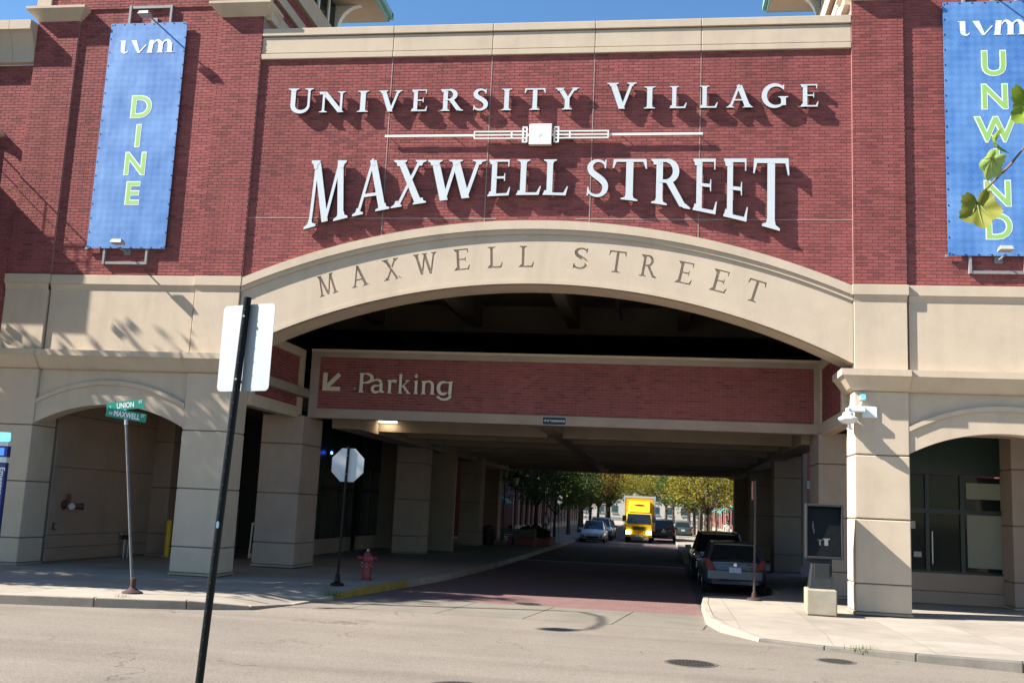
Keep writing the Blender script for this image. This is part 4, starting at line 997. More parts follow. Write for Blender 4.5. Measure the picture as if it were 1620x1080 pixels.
# hydrant
t = thing('fire_hydrant', 'red fire hydrant on the left sidewalk by the yellow kerb', 'hydrant', (-7.55, 1.75, 0))
MB().lathe([(.15, 0), (.15, .03), (.115, .05), (.11, .36), (.16, .37), (.16, .40), (.16, .43), (.12, .44), (.13, .50), (.125, .60), (.10, .68), (.05, .73), (.03, .735)], 16).build('barrel', RED, t, smooth=True)
MB().lathe([(.028, .73), (.028, .79)], 5).build('operating_nut', GALV, t)
for a in (0, pi):
    n_ = MB().lathe([(.055, .10), (.055, .20), (.07, .20), (.07, .24), (.03, .26)], 12, ax='x').build('side_nozzle', RED, t, smooth=True); n_.location = (0, 0, .55); n_.rotation_euler = (0, 0, a)
n_ = MB().lathe([(.08, .10), (.08, .18), (.10, .18), (.10, .23), (.035, .25)], 14, ax='x').build('pumper_nozzle', RED, t, smooth=True); n_.location = (0, 0, .54); n_.rotation_euler = (0, 0, -rad(60))
bl = MB()
for k in range(8):
    a = k * pi / 4 + .2; bl.lathe([(.014, .345), (.014, .46)], 6, (.142*cos(a), .142*sin(a), 0))
bl.build('flange_bolts', GALV, t)
# pay phone
PHG = mat('payphone_grey', (.022, .024, .026), .5, .15, 6, spec=.2); PHD = mat('payphone_dark', (.006, .0065, .0065), .3, .25, 9, spec=.15)
t = thing('pay_phone', 'gutted grey pay phone booth on a concrete block beside the right pier', 'pay phone', (3.54, -.27, 0), rad(-3))
MB().box(-.32, .32, -.62, .25, 0, .55).build('concrete_block', mat('block_concrete', (.26, .235, .18), .9, .18, 4, tint=(.30, .22, .12), bump=.3), t, bevel=.025)
MB().add([(-.25,-.3,.55),(.25,-.3,.55),(.25,.2,.55),(-.25,.2,.55),(-.17,-.17,1.20),(.26,-.17,1.20),(.26,.2,1.20),(-.17,.2,1.20)], [(0,3,2,1),(4,5,6,7),(0,1,5,4),(1,2,6,5),(2,3,7,6),(3,0,4,7)]).build('pedestal', PHG, t, bevel=.015)
MB().box(-.13, .2, -.255, -.19, .70, 1.1).build('pedestal_door', PHG, t, bevel=.01)
sh = MB()
sh.box(-.31, .50, .18, .22, 1.20, 2.42); sh.box(-.31, -.27, -.24, .18, 1.20, 2.42); sh.box(.46, .50, -.24, .18, 1.20, 2.42)
sh.box(-.27, .46, -.24, .18, 2.36, 2.42); sh.box(-.27, .46, -.24, .18, 1.20, 1.26)
sh.build('hood', PHG, t, bevel=.012)
MB().add([(-.262,-.17,1.27),(.452,-.17,1.27),(.452,-.02,2.35),(-.262,-.02,2.35),(-.262,.17,1.27),(.452,.17,1.27),(.452,.17,2.35),(-.262,.17,2.35)], [(0,3,2,1),(4,5,6,7),(0,1,5,4),(1,2,6,5),(2,3,7,6),(3,0,4,7)]).build('back_panel', PHD, t)
st_ = MB(); yq = lambda z: -.17 + (z - 1.27) / 1.08 * .15 - .004
for x0, x1, z0, z1 in ((-.02, .015, 1.50, 1.62), (-.05, .05, 1.60, 1.63), (.10, .18, 1.50, 1.64), (.07, .22, 1.63, 1.655), (-.16, -.13, 1.85, 1.98), (-.14, -.115, 1.76, 1.86), (-.155, -.14, 1.98, 2.03)):
    st_.box(x0, x1, yq(z0), yq(z0) + .02, z0, z1)
st_.build('sticker_remains', mat('sticker_remains', (.13, .13, .125), .8, .3, 40), t)
# security camera and blue beacon on the right pier
WP = mat('camera_white', (.62, .66, .68), .4, .05)
t = thing('security_camera', 'white dome security camera on arm at the right pier corner', 'security camera', (4.62, 0, 4.58))
MB().box(-.08, .26, -.035, 0, -.13, .13).build('mount_plate', WP, t, bevel=.008)
MB().box(-.40, -.02, -.20, -.03, -.02, .11).build('arm', WP, t, bevel=.02)
MB().lathe([(.05, .06), (.06, -.02), (.11, -.05), (.13, -.12), (.22, -.17), (.225, -.20), (.18, -.26), (.10, -.30)], 18, (-.42, -.18, .0)).build('dome_housing', WP, t, smooth=True)
MB().lathe([(.03, -.30), (.03, -.38), (.07, -.40), (.06, -.44)], 10, (-.38, -.16, 0)).build('lens_stub', WP, t, smooth=True)
t = thing('blue_beacon', 'small white box with glowing blue lens under the right cornice', 'beacon', (4.56, 0, 4.93))
MB().box(-.075, .075, -.06, 0, -.075, .075).build('box', WP, t, bevel=.01)
MB().lathe([(.052, -.06), (.045, -.085), (.02, -.095)], 14, ax='y').build('lens', mat('beacon_lens', (.05, .55, .95), .3, 0, fine=0, emit=1.2), t, smooth=True)
MB().tube([(-.0, -.02, -.07), (-.06, -.02, -.2), (-.12, -.03, -.27)], .012, 6).build('cable', WP, t)
# emergency phone tower on the far left
EB = mat('emergency_blue', (.012, .03, .16), .4, .08, spec=.5)
t = thing('emergency_phone', 'blue emergency phone tower with glowing blue top beside the left pier', 'emergency phone', (-15.94, -1.5, 0))
MB().box(-.22, .22, -.22, .0, 0, .08).build('base', GREY, t)
MB().box(-.18, .18, -.18, -.04, .08, 2.55).build('body', EB, t, bevel=.02)
MB().box(-.185, .185, -.185, -.035, 2.55, 2.68).build('white_band', WP, t); MB().box(-.18, .18, -.18, -.04, 2.68, 2.95).build('head', EB, t)
MB().box(-.185, .185, -.185, -.035, 2.95, 3.06).build('white_band', WP, t)
MB().box(-.16, .16, -.16, -.06, 3.06, 3.28).build('beacon', mat('beacon_blue', (.08, .35, 1), .3, 0, fine=0, emit=1.2), t, bevel=.03)
MB().box(-.10, .10, -.19, -.17, 2.72, 2.90).build('screen', mat('blue_screen', (.03, .12, .9), .3, 0, fine=0, emit=.8), t)
text_on('lettering', 'Emergency', .19, PWHITE, t, Matrix.Translation((.105, -.183, 2.02)) @ FRONT @ Matrix.Rotation(-pi/2, 4, 'Z'), .004)
# sandwich board in the shade
t = thing('sandwich_board', 'white framed sandwich board with black panel standing in shade behind left piers', 'sandwich board', (-13.05, 8.2, .0), rad(10))
for s_ in (-1, 1):
    f = MB(); f.box(-.32, -.27, -.02, .02, 0, 1.15); f.box(.27, .32, -.02, .02, 0, 1.15); f.box(-.27, .27, -.02, .02, 1.1, 1.15); f.box(-.27, .27, -.02, .02, .1, .15)
    o = f.build('frame', METAL_W, t); o.location = (0, s_*.18, 0); o.rotation_euler = (s_*.15, 0, 0)
    p_ = MB().box(-.27, .27, -.01, .01, .15, 1.1).build('panel', BLACK, o)
    if s_ < 0: text_on('chalk_scrawl', 'Z', .5, mat('chalk', (.3, .3, .3), .9, .2), o, at(0, -.0125, .65))
# blue beacon deep in the left arcade
t = thing('blue_beacon', 'small glowing blue lamp high on the dark shop front fascia', 'beacon', (-12.38, 12.55, 3.72))
MB().box(0, .1, -.07, .07, -.07, .07).build('box', DARKM, t); MB().lathe([(.055, .1), (.04, .15), (.01, .16)], 10, ax='x').build('lens', mat('beacon_deep_blue', (.03, .10, 1), .3, 0, fine=0, emit=12), t, smooth=True)
# ------------------------------------------------------------ vehicles (forward = +Y, origin on the road under the middle)
CARGLASS = mat('car_glass', (.01, .013, .015), .05, 0, fine=0, spec=.7)
TYRE = mat('tyre', (.012, .012, .013), .85, .15); RIM = mat('alloy_rim', (.30, .31, .33), .35, .1, metal=.8)
TAIL = mat('tail_lamp', (.15, .005, .006), .3, .05, fine=0, spec=.3); HEAD = mat('head_lamp', (.6, .63, .66), .15, .05, fine=0, spec=.8)
PLATE = mat('licence_plate', (.42, .47, .60), .5, .1, 30); CHROME = mat('chrome', (.55, .56, .58), .2, 0, fine=0, metal=1)
def ip(tab, y):
    for (a, za), (b, zb) in zip(tab[:-1], tab[1:]):
        if a <= y <= b: return za + (zb - za) * (y - a) / (b - a)
    return tab[0][1] if y < tab[0][0] else tab[-1][1]
def car(name, label, loc, rz, L, W, H, paint, belt, top, cab, group=None, clad=None, rail=False):
    """belt: (y, z) of the body's upper edge; top: (y, z) of the roof line; cab = (rear base, rear top, front top, front base) y"""
    t = thing(name, label, 'car', loc, rz, group)
    hl = L / 2; hw = W / 2
    sts = [-hl, -hl + .06, -hl + .22, -hl + .55] + [-hl + .55 + (L - 1.1) * i / 8 for i in range(1, 8)] + [hl - .55, hl - .25, hl - .08, hl]
    mb = MB(); ring_n = 0
    for i, y in enumerate(sts):
        e = min(1, min(y + hl, hl - y) / .5); w = hw * (.80 + .20 * sqrt(max(0, 1 - (1 - e)**2)))
        zb = .30 if e < .6 else .22; zt = ip(belt, y)
        zt = zb + (zt - zb) * (.90 + .10 * min(1, e * 2.5))
        sec = [(-w*.86, zb), (-w*.97, zb + .10), (-w, zb + (zt-zb)*.45), (-w*.985, zb + (zt-zb)*.70), (-w*.94, zt - .05), (-w*.86, zt), (0, zt + .025)]
        sec = sec + [(-x, z) for x, z in reversed(sec[:-1])]
        ring_n = len(sec); o = len(mb.v); mb.v += [(x, y, z) for x, z in sec]
        if i:
            for k in range(ring_n):
                k2 = (k + 1) % ring_n; mb.f.append((o - ring_n + k, o - ring_n + k2, o + k2, o + k)); mb.m.append(0)
    mb.f.append(tuple(range(ring_n))); mb.m.append(0); mb.f.append(tuple(len(mb.v) - ring_n + k for k in range(ring_n))); mb.m.append(0)
    body = mb.build('body', paint, t, smooth=True)
    r0, r1, f1, f0 = cab
    # glasshouse
    gv = []; wb, wr = hw * .90, hw * .70
    zs = lambda y: ip(belt, y) - .02
    low = [(r0, zs(r0)), (r0 + (f0-r0)*.35, zs(r0 + (f0-r0)*.35)), (r0 + (f0-r0)*.7, zs(r0+(f0-r0)*.7)), (f0, zs(f0))]
    hi = [(r1, ip(top, r1)), (r1 + (f1-r1)*.35, ip(top, r1 + (f1-r1)*.35)), (r1 + (f1-r1)*.7, ip(top, r1+(f1-r1)*.7)), (f1, ip(top, f1))]
    g = MB(); n_ = 4
    for s_ in (-1, 1):
        o = len(g.v)
        g.v += [(s_*wb*(.93 if i in (0, 3) else 1), y, z) for i, (y, z) in enumerate(low)] + [(s_*wr*(.95 if i in (0, 3) else 1), y, z) for i, (y, z) in enumerate(hi)]
        for i in range(3): g.f.append((o+i, o+i+1, o+n_+i+1, o+n_+i)); g.m.append(0)
    g.f += [(0, 4, 12, 8), (3, 7, 15, 11), (4, 5, 13, 12), (5, 6, 14, 13), (6, 7, 15, 14), (0, 1, 9, 8), (1, 2, 10, 9), (2, 3, 11, 10)]; g.m += [0]*8
    cabin = g.build('windows', CARGLASS, t)
    # roof skin and pillars in body colour
    rf = MB()
    ys = [r1 - .02, r1 + .12, r1 + (f1-r1)*.35, r1 + (f1-r1)*.7, f1 - .08, f1 + .03]
    for i, y in enumerate(ys):
        z = ip(top, y); w = wr * (.93 if i in (0, 5) else 1.01); o = len(rf.v)
        rf.v += [(-w, y, z - .03), (-w*.93, y, z + .012), (0, y, z + .035), (w*.93, y, z + .012), (w, y, z - .03)]
        if i:
            for k in range(4): rf.f.append((o-5+k, o-5+k+1, o+k+1, o+k)); rf.m.append(0)
    rf.f.append((0, 1, 2, 3, 4)); rf.m.append(0); o = len(rf.v); rf.f.append((o-5, o-4, o-3, o-2, o-1)); rf.m.append(0)
    rf.f.append((0, 4, o-1, o-5)); rf.m.append(0)
    rf.build('roof', paint, t, smooth=True)
    for s_ in (-1, 1):
        for i, (lo, h_) in enumerate(zip(low, hi)):
            f_ = .93 if i in (0, 3) else 1; f2 = .95 if i in (0, 3) else 1
            MB().tube([(s_*wb*f_*1.0, lo[0], lo[1] - .02), (s_*wr*f2, h_[0], h_[1])], .05 if i == 0 else .03, 6).build('pillar', paint if i in (0, 3) else BLACK, t, smooth=True)
        m_ = MB().box(-.11, .11, -.05, .06, -.07, .08).build('mirror', paint, t, bevel=.025); m_.location = (s_*(hw + .06), f0 - .45, zs(f0) + .05)
        if rail: MB().tube([(s_*wr*.92, r1 + .1, ip(top, r1) + .01), (s_*wr*.92, r1 + .2, ip(top, r1) + .06), (s_*wr*.92, f1 - .2, ip(top, f1) + .06), (s_*wr*.92, f1 - .1, ip(top, f1) + .01)], .018, 6).build('roof_rail', CHROME, t)
    wr_ = .33 if H < 1.6 else .37
    for y in (-hl + .85, hl - .88):
        for s_ in (-1, 1):
            a = MB().lathe([(wr_ + .07, -.015), (wr_ + .07, .015)], 22, ax='x').build('wheel_arch', BLACK, t); a.location = (s_*(hw - .012), y, wr_)
            w_ = MB().lathe([(wr_*.62, -.10), (wr_*.95, -.10), (wr_, -.06), (wr_, .06), (wr_*.95, .10), (wr_*.62, .10)], 22, ax='x').build('wheel', TYRE, t, smooth=True); w_.location = (s_*(hw - .09), y, wr_)
            rm = MB().lathe([(wr_*.62, .0), (wr_*.60, .02), (wr_*.2, -.01), (.03, .02)], 18, ax='x').build('rim', RIM, w_, smooth=True); rm.location = (s_*.088, 0, 0); rm.rotation_euler = (0, 0, 0 if s_ > 0 else pi)
    zb_r, zb_f = ip(belt, -hl + .1), ip(belt, hl - .1)
    bump_m = clad or paint
    MB().prism([(-hl-.05, .42), (-hl+.2, .30), (-hl+.2, .72), (-hl-.03, .70)], -hw*.86, hw*.86, 'x').build('rear_bumper', bump_m, t, bevel=.03)
    MB().prism([(hl+.05, .40), (hl-.2, .25), (hl-.2, .66), (hl+.02, .62)], -hw*.84, hw*.84, 'x').build('front_bumper', bump_m, t, bevel=.03)
    return t, hl, hw, ip(belt, -hl+.1), ip(belt, hl-.1)
def rear_kit(t, hl, hw, zr, tall=.16, wiper=True, glass=None):
    for s_ in (-1, 1):
        MB().prism([(s_*hw*.60, zr-.30), (s_*hw*.90, zr-.24), (s_*hw*.93, zr-.24+tall), (s_*hw*.82, zr-.14+tall*.7), (s_*hw*.66, zr-.20)], -hl-.05, -hl+.18).build('tail_light', TAIL, t, bevel=.012)
    MB().box(-.17, .17, -hl-.035, -hl+.02, zr-.36, zr-.20).build('licence_plate', PLATE, t)
    MB().lathe([(.05, -.03), (.045, .02)], 14, (0, -hl-.02, zr-.13), 'y').build('badge', CHROME, t)
    MB().box(-hw*.55, hw*.55, -hl-.02, -hl+.05, zr-.175, zr-.155).build('trim_strip', GREY, t)
    if wiper: MB().tube([(0, -hl+.12, zr+.04), (.05, -hl+.2, zr+.32)], .01, 5).build('wiper', BLACK, t)
    for s_ in (-1, 1): MB().box(min(s_*hw*.5, s_*hw*.72), max(s_*hw*.5, s_*hw*.72), -hl-.06, -hl, .38, .43).build('reflector', TAIL, t)
def front_kit(t, hl, hw, zf, lit=None):
    for s_ in (-1, 1):
        MB().prism([(s_*hw*.52, zf-.20), (s_*hw*.88, zf-.12), (s_*hw*.90, zf-.02), (s_*hw*.62, zf-.10)], hl-.22, hl+.02).build('headlight', lit or HEAD, t, bevel=.01)
        MB().box(min(s_*hw*.62, s_*hw*.80), max(s_*hw*.62, s_*hw*.80), hl-.05, hl+.045, .36, .48).build('fog_lamp_bay', BLACK, t)
    MB().box(-hw*.5, hw*.5, hl-.05, hl+.05, .32, .44).build('grille', BLACK, t)
    MB().box(-.16, .16, hl, hl+.06, .47, .60).build('licence_plate', METAL_W, t)
    MB().box(-hw*.42, hw*.42, hl-.06, hl+.03, zf-.17, zf-.12).build('upper_grille', BLACK, t)
SILVER = mat('silver_blue_paint', (.045, .056, .074), .3, .02, fine=.02, metal=.2, coat=.35)
BLACKP = mat('black_car_paint', (.012, .012, .014), .2, .02, fine=.02, coat=.8); WHITEP = mat('white_car_paint', (.62, .64, .66), .3, .02, fine=.02, coat=.6)
BLUEP = mat('blue_car_paint', (.05, .11, .24), .28, .02, fine=.02, coat=.7, metal=.2); NAVY = mat('navy_car_paint', (.025, .03, .05), .25, .02, fine=.02, coat=.7); GREENP = mat('dark_green_paint', (.03, .06, .05), .3, .02, fine=.02, coat=.6)
belt_h = [(-2.18, .98), (-1.5, 1.0), (0, .96), (.9, .93), (1.1, .92), (1.7, .84), (2.18, .68)]; top_h = [(-2.0, 1.36), (-1.5, 1.42), (-.2, 1.47), (.3, 1.45), (.9, 1.2)]
k = car('hatchback', 'silver hatchback parked in shade by the right kerb', (2.12, 8.4, ZR), 0, 4.36, 1.82, 1.47, SILVER, belt_h, top_h, (-2.02, -1.55, .25, 1.15)); rear_kit(*k[:4], tall=.26); front_kit(k[0], k[1], k[2], k[4])
belt_s = [(-2.3, 1.06), (0, 1.06), (1.0, 1.02), (1.7, .98), (2.3, .80)]; top_s = [(-2.1, 1.55), (-1.6, 1.62), (-.2, 1.66), (.3, 1.63), (1, 1.3)]
k = car('suv', 'black SUV parked ahead of the silver hatchback in the underpass', (2.0, 14.3, ZR), 0, 4.65, 1.9, 1.66, BLACKP, belt_s, top_s, (-2.2, -1.75, .35, 1.2), rail=True); rear_kit(*k[:4]); front_kit(k[0], k[1], k[2], k[4])
belt_p = [(-2.23, 1.05), (-1.6, 1.0), (0, .95), (1.0, .93), (1.7, .82), (2.23, .66)]; top_p = [(-2.0, 1.2), (-1.0, 1.42), (0, 1.49), (.4, 1.46), (1.2, 1.1)]
k = car('hatchback', 'white hybrid hatchback parked facing the underpass by left kerb', (-4.75, 50.2, ZR), pi, 4.46, 1.75, 1.49, WHITEP, belt_p, top_p, (-2.05, -1.1, .3, 1.35)); front_kit(k[0], k[1], k[2], k[4]); rear_kit(*k[:4])
k = car('suv', 'blue SUV parked behind the white hatchback', (-4.65, 56.3, ZR), pi, 4.6, 1.85, 1.66, BLUEP, belt_s, top_s, (-2.2, -1.75, .35, 1.2), rail=True); front_kit(k[0], k[1], k[2], k[4]); rear_kit(*k[:4])
k = car('suv', 'dark navy SUV with red tail lights driving away beside the yellow truck', (.15, 61.2, ZR), 0, 4.8, 1.9, 1.75, NAVY, belt_s, [(a, b + .08) for a, b in top_s], (-2.3, -1.95, .4, 1.3), rail=True); rear_kit(*k[:4], tall=.3); front_kit(k[0], k[1], k[2], k[4])
k = car('hatchback', 'dark green car parked by the right kerb far down the street', (2.0, 78, ZR), 0, 4.3, 1.75, 1.47, GREENP, belt_h, top_h, (-2.02, -1.55, .25, 1.15)); rear_kit(*k[:4]); front_kit(k[0], k[1], k[2], k[4])
k = car('hatchback', 'black car parked behind the blue SUV far down the street', (-4.7, 63, ZR), pi, 4.3, 1.75, 1.47, BLACKP, belt_h, top_h, (-2.02, -1.55, .25, 1.15)); rear_kit(*k[:4]); front_kit(k[0], k[1], k[2], k[4])

# yellow box truck facing the camera (forward = +Y, turned round)
TYEL = mat('truck_yellow', (.62, .38, .01), .5, .03, .5, fine=.03); TWHITE = mat('truck_box_grey', (.40, .42, .44), .5, .06)
LIT = mat('lit_head_lamp', (1, .95, .85), .3, 0, fine=0, emit=18)
t = thing('box_truck', 'yellow box truck with lit headlights coming towards the underpass', 'truck', (-1.68, 56.6, ZR), pi)
MB().box(-1.16, 1.16, -3.6, 2.0, .85, 3.36).build('cargo_box', TWHITE, t, bevel=.04)
MB().box(-1.04, 1.04, 1.99, 2.02, .95, 3.22).build('box_front', TYEL, t)
MB().box(-1.18, 1.18, -3.62, 2.03, 3.26, 3.42).build('box_rail', TWHITE, t); 
for s_ in (-1, 1): MB().box(min(s_*1.08, s_*1.17), max(s_*1.08, s_*1.17), 1.9, 2.04, .85, 3.26).build('box_corner', TWHITE, t)
MB().box(-1.1, 1.1, -3.5, 2.0, .55, .85).build('chassis', BLACK, t)
MB().add([(-.98,2.1,.45),(.98,2.1,.45),(.98,3.62,.45),(-.98,3.62,.45),(-.98,2.1,1.45),(.98,2.1,1.45),(.98,3.66,1.38),(-.98,3.66,1.38),(-.93,2.1,2.2),(.93,2.1,2.2),(.90,3.22,2.14),(-.90,3.22,2.14)],
         [(0,3,2,1),(0,1,5,4),(1,2,6,5),(2,3,7,6),(3,0,4,7),(4,5,9,8),(5,6,10,9),(6,7,11,10),(7,4,8,11),(8,9,10,11)]).build('cab', TYEL, t, bevel=.05)
MB().add([(-.88,3.69,1.42),(.88,3.69,1.42),(.82,3.27,2.08),(-.82,3.27,2.08),(-.88,3.6,1.40),(.88,3.6,1.40),(.82,3.2,2.08),(-.82,3.2,2.08)], [(0,1,2,3),(4,7,6,5),(0,4,5,1),(1,5,6,2),(2,6,7,3),(3,7,4,0)]).build('windscreen', CARGLASS, t)
MB().prism([(2.02, 2.2), (3.15, 2.2), (2.95, 2.45), (2.35, 2.98), (2.02, 3.05)], -.80, .80, 'x').build('wind_deflector', TYEL, t, bevel=.06)
lg = MB().prism([(.42*cos(a)*.9, .10*sin(a)) for a in [2*pi*i/20 for i in range(20)]], -.004, .004).build('logo', mat('logo_red', (.55, .05, .03), .5, .05), t); lg.location = (0, 2.70, 2.72); lg.rotation_euler = (rad(-42), 0, 0)
for s_ in (-1, 1):
    MB().box(min(s_*.62, s_*.90), max(s_*.62, s_*.90), 3.58, 3.70, .66, .84).build('headlight', LIT, t, bevel=.02)
    MB().box(min(s_*.95, s_*1.22), max(s_*.95, s_*1.22), 3.3, 3.4, 1.5, 1.95).build('mirror', BLACK, t, bevel=.03)
    for y in (2.85, -2.2):
        w_ = MB().lathe([(.22, -.13), (.40, -.13), (.42, -.08), (.42, .08), (.40, .13), (.22, .13)], 20, ax='x').build('wheel', TYRE, t, smooth=True); w_.location = (s_*.86, y, .42)
        rm = MB().lathe([(.22, -.1), (.22, .1), (.1, .12)], 14, ax='x').build('rim', RIM, w_); rm.location = (s_*.0, 0, 0)
MB().box(-.98, .98, 3.6, 3.78, .40, .60).build('bumper', TYEL, t, bevel=.03)
gr = MB()
for z in (.92, 1.02, 1.12): gr.box(-.45, .45, 3.62, 3.685, z, z + .05)
gr.build('grille', BLACK, t)
MB().box(-.16, .16, 3.78, 3.79, .44, .56).build('licence_plate', PLATE, t)
# ------------------------------------------------------------ the street beyond the passage
BRK_FAR = joints('far_brick', (.30, .11, .095), .25, .08, (.75, .7, .68), .01)
BRK_PINK = joints('far_brick_pale', (.36, .19, .16), .25, .08, (.8, .75, .72), .01)
LIMES = mat('far_limestone', (.46, .42, .36), .85, .08)
SHOPG = mat('shop_glass', (.02, .06, .075), .06, 0, fine=0, spec=.7)
AWN = [mat('awning_teal', (.04, .24, .22), .8, .08), mat('awning_red', (.25, .03, .03), .8, .08), mat('awning_green', (.03, .13, .08), .8, .08)]
def row_house(name, label, X, y0, y1, h, s, m, k, cat='building', group='shop buildings along the far street'):
    """s=+1: front faces +X at X; s=-1: faces -X"""
    t = thing(name, label, cat, (X, (y0 + y1) / 2, 0), 0, group)
    D = 12; hl = (y1 - y0) / 2 - .02
    bx = lambda a, b, c, d, e, f, mb=None: (mb or MB()).box(*sorted((s*a, s*b)), c, d, e, f)
    bx(-D, -.35, -hl, hl, 0, h).build('wall', m, t)
    n_ = max(2, int(round((y1 - y0) / 3.6))); st = 2 * hl / n_
    for i in range(n_ + 1):
        bx(-.36, .0, -hl + i*st - (.0 if i == 0 else .42), -hl + i*st + (.0 if i == n_ else .42), 0, h - .6).build('brick_pier', m, t)
        bx(-.3, .05, -hl + i*st - (.0 if i == 0 else .46), -hl + i*st + (.0 if i == n_ else .46), 0, .6).build('pier_base', LIMES, t)
    bx(-.36, .03, -hl, hl, 3.55, 4.1).build('fascia', LIMES, t)
    bx(-.36, .18, -hl, hl, h - .6, h).build('cornice', LIMES, t, bevel=.03)
    for i in range(n_):
        c = -hl + (i + .5) * st; w = st / 2 - .42
        sw = bx(-.34, -.22, c - w, c + w, .5, 3.5).build('shop_window', SHOPG, t)
        f = MB(); bx(-.3, -.15, c - w, c - w + .07, .4, 3.55, f); bx(-.3, -.15, c + w - .07, c + w, .4, 3.55, f); bx(-.3, -.15, c - w, c + w, 2.6, 2.68, f); bx(-.3, -.15, c - .04, c + .04, .4, 3.55, f)
        f.build('frame', GREEN_F if k % 2 else METAL_W, sw)
        bx(-.35, -.1, c - w, c + w, 0, .5).build('stall_riser', LIMES, t)
        if (i + k) % 3 == 0:
            a = MB().prism([(0, 2.95), (s*1.1, 2.45), (s*1.1, 2.25), (s*1.05, 2.25), (s*1.05, 2.42), (0, 2.88)], c - w, c + w)
            a.v = [(v[0], v[1], v[2]) for v in a.v]; a.build('awning', AWN[(i + k) % 3], t)
        z = 4.7
        while z + 2.2 < h - .5:
            for d in (-.8, .8):
                up = bx(-.34, -.28, c + d - .5, c + d + .5, z, z + 1.8).build('upper_window', SHOPG, t)
                f = MB(); bx(-.3, -.22, c + d - .55, c + d - .48, z, z + 1.8, f); bx(-.3, -.22, c + d + .48, c + d + .55, z, z + 1.8, f); bx(-.3, -.22, c + d - .55, c + d + .55, z + .86, z + .92, f); f.build('frame', METAL_W, up)
                bx(-.34, .04, c + d - .6, c + d + .6, z - .14, z).build('sill', LIMES, t); bx(-.35, .0, c + d - .6, c + d + .6, z + 1.8, z + 2.0).build('lintel', LIMES, t)
            z += 3.2
    return t
LB = [(41.5, 55, 9.5, BRK_FAR, 0, 'red brick shop building at the start of the left row'), (55.2, 72, 8.2, BRK_PINK, 1, 'pale brick shop building second in the left row'), (72.2, 92, 10.5, BRK_FAR, 2, 'tall red brick shop building third in the left row'), (92.2, 125, 9, BRK_PINK, 0, 'long pale brick building at the end of the left row')]
for i, (a, b, h, m, k, lab) in enumerate(LB): row_house('shop_building', lab, -11.4 - (0 if i else 1.2), a, b, h, 1, m, k)
RBs = [(41.5, 58, 9.0, BRK_FAR, 1, 'red brick shop building at the start of the right row'), (58.2, 75, 10, BRK_PINK, 2, 'pale brick shop building second in the right row'), (75.2, 95, 8.6, BRK_FAR, 0, 'red brick shop building third in the right row'), (95.2, 125, 9.8, BRK_PINK, 1, 'long pale brick building at the end of the right row')]
for a, b, h, m, k, lab in RBs: row_house('shop_building', lab, 6.4, a, b, h, -1, m, k)
row_house('shop_building', 'red brick building closing the view at the far end of the street', -3, 150, 151, 7, 1, BRK_FAR, 1) if False else None
# side building seen past the right rear pier, sunlight put into its brick colour
t = thing('brick_building', 'red brick building seen through the gap between the right piers', 'building', (12, 33, 0))
MB().box(-5.4, 8, -3, 6, 0, 9).build('wall', joints('sun_toned_red_brick', (.42, .12, .10), .25, .08, (.75, .7, .68), .01), t)
MB().box(-5.45, 8, -3.15, -3, 3.6, 4.0).build('stone_course', LIMES, t); MB().box(-5.5, 8.1, -3.2, 6.1, 8.6, 9.1).build('coping', LIMES, t)
for x in (1, 4, 6.5):
    w = MB().box(x - .7, x + .7, -3.06, -2.9, 1, 3).build('window', SHOPG, t); MB().box(x - .8, x + .8, -3.2, -3.0, .85, 1).build('sill', LIMES, w)
# end of the view
t = thing('far_building', 'pale distant building closing the far end of the street', 'building', (-2, 320, 0))
MB().box(-30, 26, 0, 10, 0, 10).build('wall', LIMES, t); MB().box(-30.2, 26.2, -.3, 10, 10, 10.6).build('cornice', LIMES, t)
for i in range(12):
    for z in (1.5, 5.5):
        w = MB().box(-28 + i*4.5, -26 + i*4.5, -.1, .1, z, z + 2.4).build('window', SHOPG, t); MB().box(-28.1 + i*4.5, -25.9 + i*4.5, -.25, -.1, z - .2, z).build('sill', LIMES, w)

# ------------------------------------------------------------ trees
BARK = mat('bark', (.06, .045, .035), .9, .25, 8, bump=.5, bscale=30)
def leaf_mat(name, c1, c2):
    m = mat(name, c1, .65, 0, fine=.0, spec=.3)
    nt = m.node_tree; N = nt.nodes; L = nt.links; b = N['Principled BSDF']
    g = N.new('ShaderNodeNewGeometry'); nz = N.new('ShaderNodeTexNoise'); nz.inputs['Scale'].default_value = .7; nz.inputs['Detail'].default_value = 2; L.new(g.outputs['Position'], nz.inputs['Vector'])
    wnn = N.new('ShaderNodeTexWhiteNoise'); wnn.noise_dimensions = '1D'; L.new(g.outputs['Random Per Island'], wnn.inputs['W'])
    ad = N.new('ShaderNodeMath'); ad.operation = 'MULTIPLY_ADD'; ad.inputs[1].default_value = .5; L.new(wnn.outputs[0], ad.inputs[0])
    mr = N.new('ShaderNodeMapRange'); mr.inputs[1].default_value = .3; mr.inputs[2].default_value = .7; mr.inputs[4].default_value = .6; L.new(nz.outputs['Fac'], mr.inputs[0]); L.new(mr.outputs[0], ad.inputs[2])
    mx = N.new('ShaderNodeMix'); mx.data_type = 'RGBA'; L.new(ad.outputs[0], mx.inputs[0]); mx.inputs[6].default_value = (*c1, 1); mx.inputs[7].default_value = (*c2, 1)
    L.new(mx.outputs[2], b.inputs['Base Color'])
    tr = N.new('ShaderNodeBsdfTranslucent'); L.new(mx.outputs[2], tr.inputs[0]); ms = N.new('ShaderNodeMixShader'); ms.inputs[0].default_value = .42
    L.new(b.outputs[0], ms.inputs[1]); L.new(tr.outputs[0], ms.inputs[2]); L.new(ms.outputs[0], N['Material Output'].inputs[0])
    return m
